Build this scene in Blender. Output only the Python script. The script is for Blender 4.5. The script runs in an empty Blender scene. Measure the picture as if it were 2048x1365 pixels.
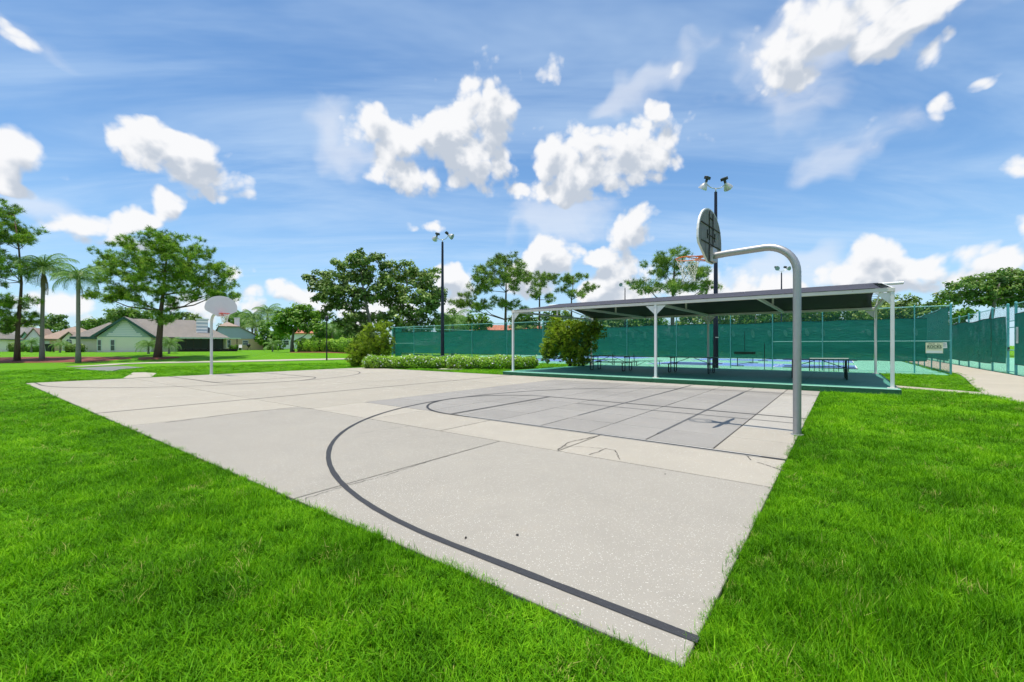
import bpy, bmesh, math, random
import numpy as np
from mathutils import Vector, Matrix

random.seed(7)
RNG = np.random.default_rng(11)
R = math.radians
scn = bpy.context.scene
COL = scn.collection

# ------------------------------------------------------------------ camera, sky, sun, exposure
F, YH, CAMH = 872.0, 691.0, 1.5          # focal length and horizon row of the 2048 px wide photograph, eye height
cam_d = bpy.data.cameras.new('camera')
cam_d.sensor_width = 36.0
cam_d.lens = F / 2048 * 36.0
cam_d.shift_y = (YH - 682.5) / 2048
cam_d.clip_start = 0.05
cam_d.clip_end = 5000
cam = bpy.data.objects.new('camera', cam_d)
COL.objects.link(cam)
cam.location = (0, 0, CAMH)
cam.rotation_euler = (R(90), 0, 0)
scn.camera = cam

scn.view_settings.view_transform = 'Standard'
scn.view_settings.look = 'None'
scn.view_settings.gamma = 1.0
scn.view_settings.exposure = 0.15
scn.cycles.max_bounces = 6
scn.cycles.diffuse_bounces = 3
scn.cycles.glossy_bounces = 2
scn.cycles.transmission_bounces = 3
scn.cycles.transparent_max_bounces = 12
scn.cycles.use_denoising = True
scn.cycles.use_adaptive_sampling = True
scn.cycles.adaptive_threshold = 0.02
scn.cycles.adaptive_min_samples = 12

SUN_TO = Vector((-0.36, -0.19, 3.4)).normalized()      # towards the sun, almost overhead
SUN_EL = math.asin(SUN_TO.z)
SUN_AZ = math.atan2(SUN_TO.x, SUN_TO.y)
sun_d = bpy.data.lights.new('sun', 'SUN')
sun_d.energy = 4.6
sun_d.angle = R(0.5)
sun_d.color = (1.0, 0.95, 0.86)
sun = bpy.data.objects.new('sun', sun_d)
COL.objects.link(sun)
sun.location = (0, 0, 60)
sun.rotation_euler = SUN_TO.to_track_quat('Z', 'Y').to_euler()


class NT:
    """small helper to write node trees"""
    def __init__(self, tree, clear=True):
        self.t = tree
        if clear:
            tree.nodes.clear()

    def n(self, typ, ins=None, **props):
        nd = self.t.nodes.new(typ)
        for k, v in props.items():
            setattr(nd, k, v)
        for k, v in (ins or {}).items():
            s = nd.inputs[k]
            if isinstance(v, bpy.types.NodeSocket):
                self.t.links.new(v, s)
            else:
                s.default_value = v
        return nd

    def m(self, op, a, b=None, c=None, clamp=False):
        nd = self.t.nodes.new('ShaderNodeMath')
        nd.operation = op
        nd.use_clamp = clamp
        for i, v in enumerate((a, b, c)):
            if v is None:
                continue
            if isinstance(v, bpy.types.NodeSocket):
                self.t.links.new(v, nd.inputs[i])
            else:
                nd.inputs[i].default_value = v
        return nd.outputs[0]

    def vm(self, op, a, b=None, scale=None):
        nd = self.t.nodes.new('ShaderNodeVectorMath')
        nd.operation = op
        for i, v in enumerate((a, b)):
            if v is None:
                continue
            if isinstance(v, bpy.types.NodeSocket):
                self.t.links.new(v, nd.inputs[i])
            else:
                nd.inputs[i].default_value = v
        if scale is not None:
            s = nd.inputs['Scale']
            if isinstance(scale, bpy.types.NodeSocket):
                self.t.links.new(scale, s)
            else:
                s.default_value = scale
        return nd.outputs[1] if op in ('LENGTH', 'DOT_PRODUCT', 'DISTANCE') else nd.outputs[0]

    def mixc(self, f, a, b, blend='MIX'):
        nd = self.t.nodes.new('ShaderNodeMix')
        nd.data_type = 'RGBA'
        nd.blend_type = blend
        for i, v in ((0, f), (6, a), (7, b)):
            if isinstance(v, bpy.types.NodeSocket):
                self.t.links.new(v, nd.inputs[i])
            else:
                if i != 0 and len(v) == 3:
                    v = (*v, 1)
                nd.inputs[i].default_value = v
        return nd.outputs[2]

    def ss(self, x, a, b, lo=0.0, hi=1.0):
        nd = self.t.nodes.new('ShaderNodeMapRange')
        nd.interpolation_type = 'SMOOTHSTEP'
        for i, v in enumerate((x, a, b, lo, hi)):
            if isinstance(v, bpy.types.NodeSocket):
                self.t.links.new(v, nd.inputs[i])
            else:
                nd.inputs[i].default_value = v
        return nd.outputs[0]

    def noise(self, vec, scale, detail=4, rough=0.55, dist=0.0):
        return self.n('ShaderNodeTexNoise', {'Vector': vec, 'Scale': scale, 'Detail': detail, 'Roughness': rough, 'Distortion': dist})

    def link(self, a, b):
        self.t.links.new(a, b)


def px_dir(x, y):
    return Vector(((x - 1024) / F, 1.0, (YH - y) / F)).normalized()


# cumulus seen in the photograph: centre, half width, half height (all in pixels of view angle), tilt in degrees
CUMULUS = [
    (962, 225, 78, 82, 0), (895, 275, 130, 62, -12), (790, 285, 95, 50, 5), (815, 345, 90, 42, 0), (940, 325, 100, 45, 0),
    (1225, 325, 150, 62, -8), (1115, 320, 60, 48, 0), (1310, 295, 78, 62, 0), (1105, 385, 105, 28, 8), (1180, 290, 60, 40, 0), (1320, 218, 26, 24, 0),
    (330, 305, 120, 48, 4), (425, 365, 72, 44, 20),
    (10, 310, 82, 52, 0), (20, 375, 70, 20, 0), 
    (180, 458, 92, 32, 0), (265, 440, 50, 26, 0), (338, 416, 38, 32, 0), (245, 482, 85, 20, 0),
    (1265, 470, 46, 48, 0), (1255, 535, 62, 48, 0), (1240, 590, 75, 40, 0),
    (1105, 515, 62, 38, 0), (1190, 520, 30, 20, 0), (1060, 560, 60, 30, 0),
    (1450, 575, 105, 48, 0), (1530, 585, 90, 40, 0),
    (1735, 505, 66, 34, 0), (1790, 545, 190, 42, 0), (1960, 530, 120, 36, 0), (2045, 490, 46, 40, 0),
    (870, 452, 62, 20, -5), (905, 580, 48, 55, 0),
    (585, 592, 48, 26, 0), (500, 600, 50, 26, 0), (330, 605, 190, 52, 0, 0.4), (120, 605, 170, 50, 0, 0.4),
    (740, 615, 200, 40, 0, 0.45), 
    (1650, 55, 165, 70, -12), (1580, 115, 105, 50, -22), (1790, 55, 95, 45, -12), (1870, 15, 70, 24, -5),
    # torn fragments: thin, shaped by the turbulence
    (1735, 240, 59, 34, -30, 0.54), (1745, 290, 108, 38, -18, 0.54), (1690, 322, 45, 19, -10, 0.54), (1888, 212, 63, 30, -18, 0.54), (1975, 165, 49, 17, -15, 0.54), (1102, 135, 38, 38, -40, 0.54), (1325, 160, 70, 26, -30, 0.54), (1265, 185, 52, 19, 0, 0.54), (30, 80, 77, 28, 28, 0.54), (1060, 265, 31, 22, 0, 0.54), (120, 340, 35, 20, 5, 0.54), (2040, 335, 73, 41, -10, 0.54), (1610, 160, 80, 38, -30, 0.54), (1870, 95, 63, 30, -15, 0.54), (465, 537, 59, 24, 0, 0.54),
    (2500, 420, 160, 70, 0), (-420, 380, 200, 80, 0),
]
WISPS = [
    (1700, 60, 260, 95, -16), (1740, 270, 110, 45, -22), (1300, 165, 95, 30, -20), (1120, 440, 95, 42, 0), (1560, 555, 150, 34, 0), (40, 85, 70, 30, 25), (700, 300, 60, 60, 0), (60, 400, 110, 30, 0),
]


def blob_field(T, vec, blobs, k, grow=1.0):
    """soft union of elliptical cloud masses on the sky, 0 at their centres and 1 at their rims (squared distance)"""
    f = None
    for (x, y, a, b, tilt, *thin) in blobs:
        d = px_dir(x, y)
        r = math.sqrt((x - 1024) ** 2 + F ** 2 + (YH - y) ** 2)
        c = F / math.sqrt((x - 1024) ** 2 + F ** 2)
        e1 = d.cross(Vector((0, 0, 1))).normalized()
        e2 = e1.cross(d).normalized()
        q = R(tilt)
        e1, e2 = e1 * math.cos(q) - e2 * math.sin(q), e2 * math.cos(q) + e1 * math.sin(q)
        vi = vec
        p = T.vm('DOT_PRODUCT', vi, e1 / (a * c / r * grow))
        s = T.vm('DOT_PRODUCT', vi, e2 / (b / r * grow))
        l = T.m('MULTIPLY_ADD', p, p, T.m('MULTIPLY', s, s))
        if thin:
            l = T.m('ADD', l, thin[0])
        f = l if f is None else T.m('SMOOTH_MIN', f, l, k)
    return f


def make_density_group():
    g = bpy.data.node_groups.new('cumulus_density', 'ShaderNodeTree')
    g.interface.new_socket('Vector', in_out='INPUT', socket_type='NodeSocketVector')
    g.interface.new_socket('Density', in_out='OUTPUT', socket_type='NodeSocketFloat')
    T = NT(g)
    gi = T.n('NodeGroupInput')
    go = T.n('NodeGroupOutput')
    v = gi.outputs[0]
    w = T.noise(v, 9.0, 1, 0.5)
    wv = T.vm('SUBTRACT', w.outputs['Color'], (0.5, 0.5, 0.5))
    v2 = T.vm('ADD', v, T.vm('SCALE', wv, scale=0.05))
    fld = blob_field(T, v2, CUMULUS, 0.18, 1.2)
    # the rest of the sky, away from the view, carries the same kind of cloud
    sep = T.n('ShaderNodeSeparateXYZ', {0: v})
    far = T.noise(v, 2.6, 1, 0.5)
    gen = T.m('MULTIPLY_ADD', far.outputs[0], -9.0, 5.9)
    side = T.ss(sep.outputs[1], 0.22, 0.36)
    gen = T.m('ADD', gen, T.m('MULTIPLY', side, 5.0))
    fld = T.m('MINIMUM', fld, gen)
    vo = T.n('ShaderNodeTexVoronoi', {'Vector': v2, 'Scale': 24.0, 'Detail': 1.6, 'Roughness': 0.5, 'Lacunarity': 2.3}, feature='F1')
    puff = T.m('SUBTRACT', 0.45, vo.outputs['Distance'])
    fb = T.noise(v, 13.0, 6, 0.42)
    d = T.m('SUBTRACT', 1.08, fld)
    d = T.m('MULTIPLY_ADD', puff, 0.75, d)
    d = T.m('MULTIPLY_ADD', T.m('SUBTRACT', fb.outputs[0], 0.5), 2.5, d)
    T.link(d, go.inputs[0])
    return g


def build_world():
    w = bpy.data.worlds.new('World')
    scn.world = w
    w.use_nodes = True
    T = NT(w.node_tree)
    tc = T.n('ShaderNodeTexCoord')
    dirv = T.vm('NORMALIZE', tc.outputs['Generated'])
    sky = T.n('ShaderNodeTexSky', sky_type='NISHITA', sun_disc=False, sun_elevation=SUN_EL, sun_rotation=SUN_AZ % (2 * math.pi),
              altitude=10.0, air_density=1.0, dust_density=0.3, ozone_density=2.0)
    skyc = T.mixc(1.0, sky.outputs[0], (1.06, 1.52, 1.80), 'MULTIPLY')
    sep = T.n('ShaderNodeSeparateXYZ', {0: dirv})
    z = T.m('MAXIMUM', sep.outputs[2], 0.02)
    hz = T.m('POWER', T.m('SUBTRACT', 1.0, z), 7.0)
    skyc = T.mixc(T.m('MULTIPLY', hz, 0.75), skyc, (6.3, 8.2, 10.2))
    # thin cirrus on a high flat layer
    lay = T.n('ShaderNodeCombineXYZ', {0: T.m('DIVIDE', sep.outputs[0], T.m('ADD', z, 0.12)), 1: T.m('DIVIDE', sep.outputs[1], T.m('ADD', z, 0.12))})
    cm = T.n('ShaderNodeMapping', {'Vector': lay.outputs[0], 'Rotation': (0, 0, R(-28)), 'Scale': (0.45, 1.7, 1)})
    c1 = T.noise(cm.outputs[0], 1.3, 5, 0.6, 0.6)
    cir = T.ss(c1.outputs[0], 0.32, 0.80, 0.04, 0.55)
    cir = T.m('MULTIPLY', cir, T.ss(sep.outputs[2], 0.0, 0.12))
    c = T.mixc(cir, skyc, (6.9, 8.7, 10.8))
    # wisps
    ww = T.noise(dirv, 9.0, 2, 0.6)
    v3 = T.vm('ADD', dirv, T.vm('SCALE', T.vm('SUBTRACT', ww.outputs['Color'], (0.5, 0.5, 0.5)), scale=0.13))
    wf = blob_field(T, v3, WISPS, 0.3, 1.25)
    wm = T.n('ShaderNodeMapping', {'Vector': v3, 'Rotation': (0, R(-22), 0), 'Scale': (0.75, 1, 1.15)})
    wn = T.noise(wm.outputs[0], 11.0, 7, 0.42)
    wd = T.m('MULTIPLY_ADD', T.m('SUBTRACT', wn.outputs[0], 0.5), 5.2, T.m('SUBTRACT', 0.72, wf))
    wa = T.ss(wd, -0.6, 1.3, 0.0, 0.5)
    c = T.mixc(wa, c, (9.6, 9.8, 10.3))
    # cumulus, lit from above
    grp = make_density_group()
    a = T.n('ShaderNodeGroup', {0: dirv}, node_tree=grp)
    up = T.vm('ADD', dirv, (-0.012, -0.004, 0.034))
    b = T.n('ShaderNodeGroup', {0: up}, node_tree=grp)
    d0, d1 = a.outputs[0], b.outputs[0]
    alpha = T.ss(d0, -0.03, 0.50)
    lit = T.m('MULTIPLY_ADD', T.m('SUBTRACT', d0, d1), 0.55, 0.70)
    thick = T.ss(d1, 0.1, 1.4, 0.0, 0.6)
    lit = T.m('SUBTRACT', lit, thick)
    lit = T.ss(lit, 0.15, 1.0)
    cc = T.mixc(lit, (6.0, 6.6, 7.5), (10.3, 10.3, 10.4))
    c = T.mixc(T.m('MULTIPLY', alpha, 0.97), c, cc)
    bg = T.n('ShaderNodeBackground', {'Color': c, 'Strength': 0.085})
    out = T.n('ShaderNodeOutputWorld', {'Surface': bg.outputs[0]})
    w.cycles.sampling_method = 'MANUAL'
    w.cycles.sample_map_resolution = 256


build_world()

# ------------------------------------------------------------------ places: photo pixel -> world, court frame -> world
def sstep(t):
    t = np.clip(t, 0, 1)
    return t * t * (3 - 2 * t)


def hgt(x, y):
    """height of the land: flat by the courts, a low bank up to the houses on the left"""
    return 0.62 * sstep((-np.asarray(x, float) - 10) / 14) * sstep((np.asarray(y, float) - 35) / 12)


def at(px, py, Y):
    return Vector(((px - 1024) / F * Y, Y, CAMH + (YH - py) / F * Y))


def gp(px, py, z=None):
    """where the ray through a pixel meets the land (or a flat level z)"""
    if z is not None:
        Y = F * (CAMH - z) / (py - YH)
        return Vector(((px - 1024) / F * Y, Y, z))
    zz = 0.0
    for _ in range(60):
        Y = F * (CAMH - zz) / max(py - YH, 1.0)
        X = (px - 1024) / F * Y
        zz = 0.6 * zz + 0.4 * float(hgt(X, Y))
    return Vector((X, Y, float(hgt(X, Y))))


A0 = Vector((0.8034, 2.0248, 0))
EV = Vector((-0.79643512, 0.60472398, 0))
EU = Vector((0.60472398, 0.79643512, 0))
ANG = math.atan2(EU.y, EU.x)             # heading of the court's u axis


def CW(u, v, z=0.0):
    p = A0 + EU * u + EV * v
    return Vector((p.x, p.y, z))


def to_uv(p):
    d = Vector((p[0], p[1], 0)) - A0
    return d.dot(EU), d.dot(EV)


# ------------------------------------------------------------------ mesh helpers
class MB:
    def __init__(self):
        self.v, self.f = [], []

    def add(self, vs, fs):
        o = len(self.v)
        self.v += [tuple(p) for p in vs]
        self.f += [tuple(i + o for i in q) for q in fs]
        return self

    def box(self, lo, hi, M=None):
        x0, y0, z0 = lo
        x1, y1, z1 = hi
        vs = [Vector(p) for p in ((x0, y0, z0), (x1, y0, z0), (x1, y1, z0), (x0, y1, z0), (x0, y0, z1), (x1, y0, z1), (x1, y1, z1), (x0, y1, z1))]
        if M is not None:
            vs = [M @ p for p in vs]
        return self.add(vs, [(3, 2, 1, 0), (4, 5, 6, 7), (0, 1, 5, 4), (1, 2, 6, 5), (2, 3, 7, 6), (3, 0, 4, 7)])

    def bar(self, a, b, w, h=None, up=(0, 0, 1)):
        """rectangular bar from a to b"""
        h = w if h is None else h
        a, b = Vector(a), Vector(b)
        d = (b - a).normalized()
        upv = Vector(up)
        if abs(d.dot(upv)) > 0.98:
            upv = Vector((1, 0, 0))
        s = d.cross(upv).normalized()
        t = s.cross(d)
        vs = []
        for p in (a, b):
            for (i, j) in ((-1, -1), (1, -1), (1, 1), (-1, 1)):
                vs.append(p + s * (i * w / 2) + t * (j * h / 2))
        return self.add(vs, [(0, 1, 2, 3), (7, 6, 5, 4), (1, 0, 4, 5), (2, 1, 5, 6), (3, 2, 6, 7), (0, 3, 7, 4)])

    def tube(self, pts, r, n=8, caps=True):
        pts = [Vector(p) for p in pts]
        rs = r if isinstance(r, (list, tuple)) else [r] * len(pts)
        vs, fs = [], []
        ref = None
        for i, p in enumerate(pts):
            d = (pts[min(i + 1, len(pts) - 1)] - pts[max(i - 1, 0)]).normalized()
            if ref is None:
                ref = d.orthogonal().normalized()
            else:
                ref = (ref - d * ref.dot(d))
                ref = ref.normalized() if ref.length > 1e-5 else d.orthogonal().normalized()
            s = d.cross(ref)
            for k in range(n):
                a = 2 * math.pi * k / n
                vs.append(p + (ref * math.cos(a) + s * math.sin(a)) * rs[i])
        for i in range(len(pts) - 1):
            for k in range(n):
                fs.append((i * n + k, i * n + (k + 1) % n, (i + 1) * n + (k + 1) % n, (i + 1) * n + k))
        if caps:
            fs.append(tuple(reversed(range(n))))
            fs.append(tuple(range((len(pts) - 1) * n, len(pts) * n)))
        return self.add(vs, fs)

    def lathe(self, prof, M, n=16, cap0=False, cap1=False):
        vs, fs = [], []
        for (r, z) in prof:
            for k in range(n):
                a = 2 * math.pi * k / n
                vs.append(M @ Vector((r * math.cos(a), r * math.sin(a), z)))
        for i in range(len(prof) - 1):
            for k in range(n):
                fs.append((i * n + k, i * n + (k + 1) % n, (i + 1) * n + (k + 1) % n, (i + 1) * n + k))
        if cap0:
            fs.append(tuple(reversed(range(n))))
        if cap1:
            fs.append(tuple(range((len(prof) - 1) * n, len(prof) * n)))
        return self.add(vs, fs)

    def prism(self, poly, off):
        """closed polygon (list of 3D points) swept by the vector off"""
        n = len(poly)
        off = Vector(off)
        vs = [Vector(p) for p in poly] + [Vector(p) + off for p in poly]
        fs = [tuple(reversed(range(n))), tuple(range(n, 2 * n))]
        for i in range(n):
            j = (i + 1) % n
            fs.append((i, j, n + j, n + i))
        return self.add(vs, fs)

    def poly(self, pts):
        return self.add(pts, [tuple(range(len(pts)))])

    def mesh(self, name):
        me = bpy.data.meshes.new(name)
        me.from_pydata(self.v, [], self.f)
        me.update()
        return me

    def build(self, name, mat, parent=None, smooth=False, fix=True, bevel=0.0):
        me = self.mesh(name)
        if fix or bevel:
            bm = bmesh.new()
            bm.from_mesh(me)
            if bevel:
                bmesh.ops.bevel(bm, geom=bm.edges[:], offset=bevel, segments=1, affect='EDGES')
            bmesh.ops.recalc_face_normals(bm, faces=bm.faces)
            bm.to_mesh(me)
            bm.free()
        return obj(name, me, mat, parent, smooth)


def obj(name, me, mat, parent=None, smooth=False):
    o = bpy.data.objects.new(name, me)
    COL.objects.link(o)
    if mat is not None and not me.materials:
        me.materials.append(mat)
    if smooth:
        me.polygons.foreach_set('use_smooth', [True] * len(me.polygons))
        if smooth == 'angle':
            me.set_sharp_from_angle(angle=R(40))
    if parent is not None:
        o.parent = parent
    return o


def tag(o, label=None, cat=None, group=None, kind=None):
    if label:
        o['label'] = label
    if cat:
        o['category'] = cat
    if group:
        o['group'] = group
    if kind:
        o['kind'] = kind
    return o


def thing(name, label, cat, loc=(0, 0, 0), rz=0.0, group=None):
    o = bpy.data.objects.new(name, None)
    o.empty_display_size = 0.2
    COL.objects.link(o)
    o.location = loc
    o.rotation_euler = (0, 0, rz)
    return tag(o, label, cat, group)


def copy_tree(o, parent=None):
    c = o.copy()
    COL.objects.link(c)
    c.parent = parent
    for ch in list(o.children):
        copy_tree(ch, c)
    return c


def np_mesh(name, verts, faces_n, nper, rnd=None):
    """mesh from numpy: verts (N,3), faces flat index array of polygons with nper corners"""
    me = bpy.data.meshes.new(name)
    nf = len(faces_n) // nper
    me.vertices.add(len(verts))
    me.vertices.foreach_set('co', np.ascontiguousarray(verts, dtype=np.float32).ravel())
    me.loops.add(len(faces_n))
    me.loops.foreach_set('vertex_index', np.ascontiguousarray(faces_n, dtype=np.int32))
    me.polygons.add(nf)
    me.polygons.foreach_set('loop_start', np.arange(0, nf * nper, nper, dtype=np.int32))
    me.update(calc_edges=True)
    if rnd is not None:
        a = me.attributes.new('rnd', 'FLOAT', 'POINT')
        a.data.foreach_set('value', np.ascontiguousarray(rnd, dtype=np.float32))
    return me


# ------------------------------------------------------------------ materials
MATS = {}


def mat_new(name):
    m = bpy.data.materials.new(name)
    m.use_nodes = True
    T = NT(m.node_tree)
    out = T.n('ShaderNodeOutputMaterial')
    MATS[name] = m
    return m, T, out


def plain(name, col, rough=0.6, var=0.12, vscale=3.0, metal=0.0, bump=0.0, bscale=40.0, spec=0.4, col2=None, stretch=(1, 1, 1), fine=0.0, dirt=None):
    """painted / mineral surface: base colour with soft mottling, optional second colour in patches, fine grain bump"""
    m, T, out = mat_new(name)
    geo = T.n('ShaderNodeNewGeometry')
    p = T.n('ShaderNodeMapping', {'Vector': geo.outputs['Position'], 'Scale': stretch}).outputs[0]
    n1 = T.noise(p, vscale, 6, 0.6).outputs[0]
    f = T.m('MULTIPLY_ADD', n1, 2 * var, 1 - var)
    n2 = T.noise(p, vscale * 14, 3, 0.6).outputs[0]
    f = T.m('MULTIPLY', f, T.m('MULTIPLY_ADD', n2, 2 * fine, 1 - fine)) if fine else f
    c = T.mixc(1.0, (*col, 1), T.n('ShaderNodeCombineColor', {0: f, 1: f, 2: f}).outputs[0], 'MULTIPLY')
    if col2 is not None:
        n3 = T.noise(p, vscale * 0.7, 5, 0.65).outputs[0]
        c = T.mixc(T.ss(n3, 0.48, 0.68), c, (*col2, 1))
    if dirt is not None:
        n4 = T.noise(p, vscale * 4, 8, 0.75).outputs[0]
        c = T.mixc(T.ss(n4, 0.58, 0.72, 0, 0.85), c, (*dirt, 1))
    b = T.n('ShaderNodeBsdfPrincipled', {'Base Color': c, 'Roughness': rough, 'Metallic': metal, 'Specular IOR Level': spec})
    if bump:
        bn = T.noise(geo.outputs['Position'], bscale, 4, 0.6).outputs[0]
        bp = T.n('ShaderNodeBump', {'Height': bn, 'Strength': bump, 'Distance': 0.02})
        T.link(bp.outputs[0], b.inputs['Normal'])
    T.link(b.outputs[0], out.inputs[0])
    return m


def leaf_mat(name, dark, mid, light, transl=0.35, rough=0.5, dry=None):
    m, T, out = mat_new(name)
    at_ = T.n('ShaderNodeAttribute', attribute_name='rnd').outputs['Fac']
    geo = T.n('ShaderNodeNewGeometry')
    n = T.noise(geo.outputs['Position'], 0.9, 3, 0.5).outputs[0]
    f = T.m('MULTIPLY_ADD', T.m('SUBTRACT', n, 0.5), 0.9, at_, clamp=True)
    r = T.n('ShaderNodeValToRGB', {0: f})
    e = r.color_ramp.elements
    e[0].position, e[0].color = 0.0, (*dark, 1)
    e[1].position, e[1].color = 1.0, (*light, 1)
    k = e.new(0.5)
    k.color = (*mid, 1)
    if dry:
        k = e.new(0.965)
        k.color = (*light, 1)
        e[-1].color = (*dry, 1)
    b = T.n('ShaderNodeBsdfPrincipled', {'Base Color': r.outputs[0], 'Roughness': rough, 'Specular IOR Level': 0.35})
    tr = T.n('ShaderNodeBsdfTranslucent', {'Color': T.mixc(1.0, r.outputs[0], (1.1, 1.25, 0.6, 1), 'MULTIPLY')})
    mx = T.n('ShaderNodeMixShader', {0: transl, 1: b.outputs[0], 2: tr.outputs[0]})
    T.link(mx.outputs[0], out.inputs[0])
    return m


def concrete(name, base, speck=0.0, speck_col=(0.62, 0.60, 0.55), grain=0.08, stain=0.12, sscale=70.0, spread=0.25):
    """exposed aggregate concrete: pale shell and stone chips in a sandy matrix, large soft stains"""
    m, T, out = mat_new(name)
    geo = T.n('ShaderNodeNewGeometry')
    p = geo.outputs['Position']
    big = T.noise(p, 0.45, 5, 0.6).outputs[0]
    med = T.noise(p, 2.2, 6, 0.65).outputs[0]
    f = T.m('MULTIPLY_ADD', big, 2 * stain, 1 - stain)
    f = T.m('MULTIPLY', f, T.m('MULTIPLY_ADD', med, 0.16, 0.92))
    fine = T.noise(p, 120.0, 3, 0.7).outputs[0]
    f = T.m('MULTIPLY', f, T.m('MULTIPLY_ADD', fine, 2 * grain, 1 - grain))
    oi = T.n('ShaderNodeObjectInfo').outputs['Random']
    f = T.m('MULTIPLY', f, T.m('MULTIPLY_ADD', oi, 0.10, 0.95))
    c = T.mixc(1.0, (*base, 1), T.n('ShaderNodeCombineColor', {0: f, 1: f, 2: f}).outputs[0], 'MULTIPLY')
    st = T.noise(p, 1.3, 9, 0.72, 0.6).outputs[0]
    c = T.mixc(T.ss(st, 0.55, 0.74, 0, 0.22), c, (base[0] * 0.62, base[1] * 0.62, base[2] * 0.62, 1))
    sc = T.noise(T.n('ShaderNodeMapping', {'Vector': p, 'Rotation': (0, 0, 0.7), 'Scale': (0.5, 6.0, 1)}).outputs[0], 1.1, 6, 0.7, 0.5).outputs[0]
    c = T.mixc(T.ss(sc, 0.62, 0.75, 0, 0.16), c, (base[0] * 0.7, base[1] * 0.7, base[2] * 0.72, 1))
    c = T.mixc(T.ss(med, 0.55, 0.8, 0, 0.25), c, (base[0] * 1.05, base[1] * 0.93, base[2] * 0.80, 1))
    b = T.n('ShaderNodeBsdfPrincipled', {'Roughness': 0.82, 'Specular IOR Level': 0.25})
    if speck:
        wv = T.vm('ADD', p, T.vm('SCALE', T.noise(p, 45.0, 2, 0.5).outputs['Color'], scale=0.02))
        vo = T.n('ShaderNodeTexVoronoi', {'Vector': wv, 'Scale': sscale, 'Randomness': 1.0})
        sp = T.n('ShaderNodeSeparateColor', {0: vo.outputs['Color']})
        size = T.m('MULTIPLY_ADD', sp.outputs[0], spread, 0.06)
        chip = T.m('LESS_THAN', vo.outputs['Distance'], size)
        keep = T.m('LESS_THAN', sp.outputs[1], T.m('MULTIPLY_ADD', med, 0.5, speck - 0.25))
        ck = T.m('MULTIPLY', chip, keep)
        tint = T.mixc(sp.outputs[2], (*speck_col, 1), (speck_col[0] * 1.15, speck_col[1] * 1.12, speck_col[2] * 1.1, 1))
        c = T.mixc(T.m('MULTIPLY', ck, 0.9), c, tint)
        bp = T.n('ShaderNodeBump', {'Height': T.m('MULTIPLY_ADD', ck, 0.5, fine), 'Strength': 0.25, 'Distance': 0.006})
    else:
        bp = T.n('ShaderNodeBump', {'Height': fine, 'Strength': 0.2, 'Distance': 0.004})
    T.link(bp.outputs[0], b.inputs['Normal'])
    T.link(c, b.inputs['Base Color'])
    T.link(b.outputs[0], out.inputs[0])
    return m


def mesh_cloth(name, col, cover, pitch, lines='diag', wire=0.16, rough=0.6):
    """woven wire or cloth too fine to model at this distance: wires with real holes between them"""
    m, T, out = mat_new(name)
    uv = T.n('ShaderNodeUVMap').outputs[0]
    s = T.n('ShaderNodeSeparateXYZ', {0: uv})
    x, y = s.outputs[0], s.outputs[1]
    if lines == 'diag':
        a = T.m('FRACT', T.m('DIVIDE', T.m('ADD', x, y), pitch))
        b = T.m('FRACT', T.m('DIVIDE', T.m('SUBTRACT', x, y), pitch))
        h = T.m('MAXIMUM', T.m('LESS_THAN', a, wire), T.m('LESS_THAN', b, wire))
    else:
        n = T.noise(uv, 1.4, 5, 0.6).outputs[0]
        h = T.m('MULTIPLY_ADD', n, 0.22, cover - 0.11, clamp=True)
    n2 = T.noise(T.n('ShaderNodeMapping', {'Vector': uv, 'Scale': (0.5, 2.2, 1)}).outputs[0], 0.9, 5, 0.6).outputs[0]
    f = T.m('MULTIPLY_ADD', n2, 0.5, 0.75)
    c = T.mixc(1.0, (*col, 1), T.n('ShaderNodeCombineColor', {0: f, 1: f, 2: f}).outputs[0], 'MULTIPLY')
    bs = T.n('ShaderNodeBsdfPrincipled', {'Base Color': c, 'Roughness': rough, 'Specular IOR Level': 0.2})
    if lines != 'diag':
        wr = T.noise(T.n('ShaderNodeMapping', {'Vector': uv, 'Rotation': (0, 0, 0.25), 'Scale': (1.0, 3.2, 1)}).outputs[0], 1.5, 4, 0.55, 0.8).outputs[0]
        bpn = T.n('ShaderNodeBump', {'Height': wr, 'Strength': 0.45, 'Distance': 0.12})
        T.link(bpn.outputs[0], bs.inputs['Normal'])
    tl = T.n('ShaderNodeBsdfTranslucent', {'Color': c})
    sh = T.n('ShaderNodeMixShader', {0: 0.0 if lines == 'diag' else 0.35, 1: bs.outputs[0], 2: tl.outputs[0]})
    tr = T.n('ShaderNodeBsdfTransparent')
    mx = T.n('ShaderNodeMixShader', {0: h, 1: tr.outputs[0], 2: sh.outputs[0]})
    T.link(mx.outputs[0], out.inputs[0])
    return m


M_AGG = concrete('aggregate_concrete', (0.318, 0.292, 0.246), speck=0.84, speck_col=(0.50, 0.475, 0.42), sscale=64, spread=0.27, grain=0.2)
M_SMOOTH = concrete('smooth_concrete', (0.362, 0.327, 0.268), speck=0.3, grain=0.14, sscale=80)
M_BEIGE = concrete('beige_concrete', (0.365, 0.33, 0.268), speck=0.3, grain=0.14, sscale=70)
M_GREY = concrete('grey_coated_concrete', (0.275, 0.258, 0.232), speck=0.14, sscale=90, stain=0.2, grain=0.14)
M_GREY2 = concrete('worn_grey_concrete', (0.36, 0.335, 0.29), speck=0.2, sscale=80)
M_PATH = concrete('path_concrete', (0.43, 0.385, 0.31), speck=0.0, stain=0.15)
M_DIRT = plain('joint_dirt', (0.06, 0.05, 0.04), 0.95, 0.4, 6)
M_BLACK = plain('black_line_paint', (0.035, 0.036, 0.04), 0.75, 0.25, 14, fine=0.3, bump=0.2, bscale=150, dirt=(0.16, 0.155, 0.145))
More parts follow.
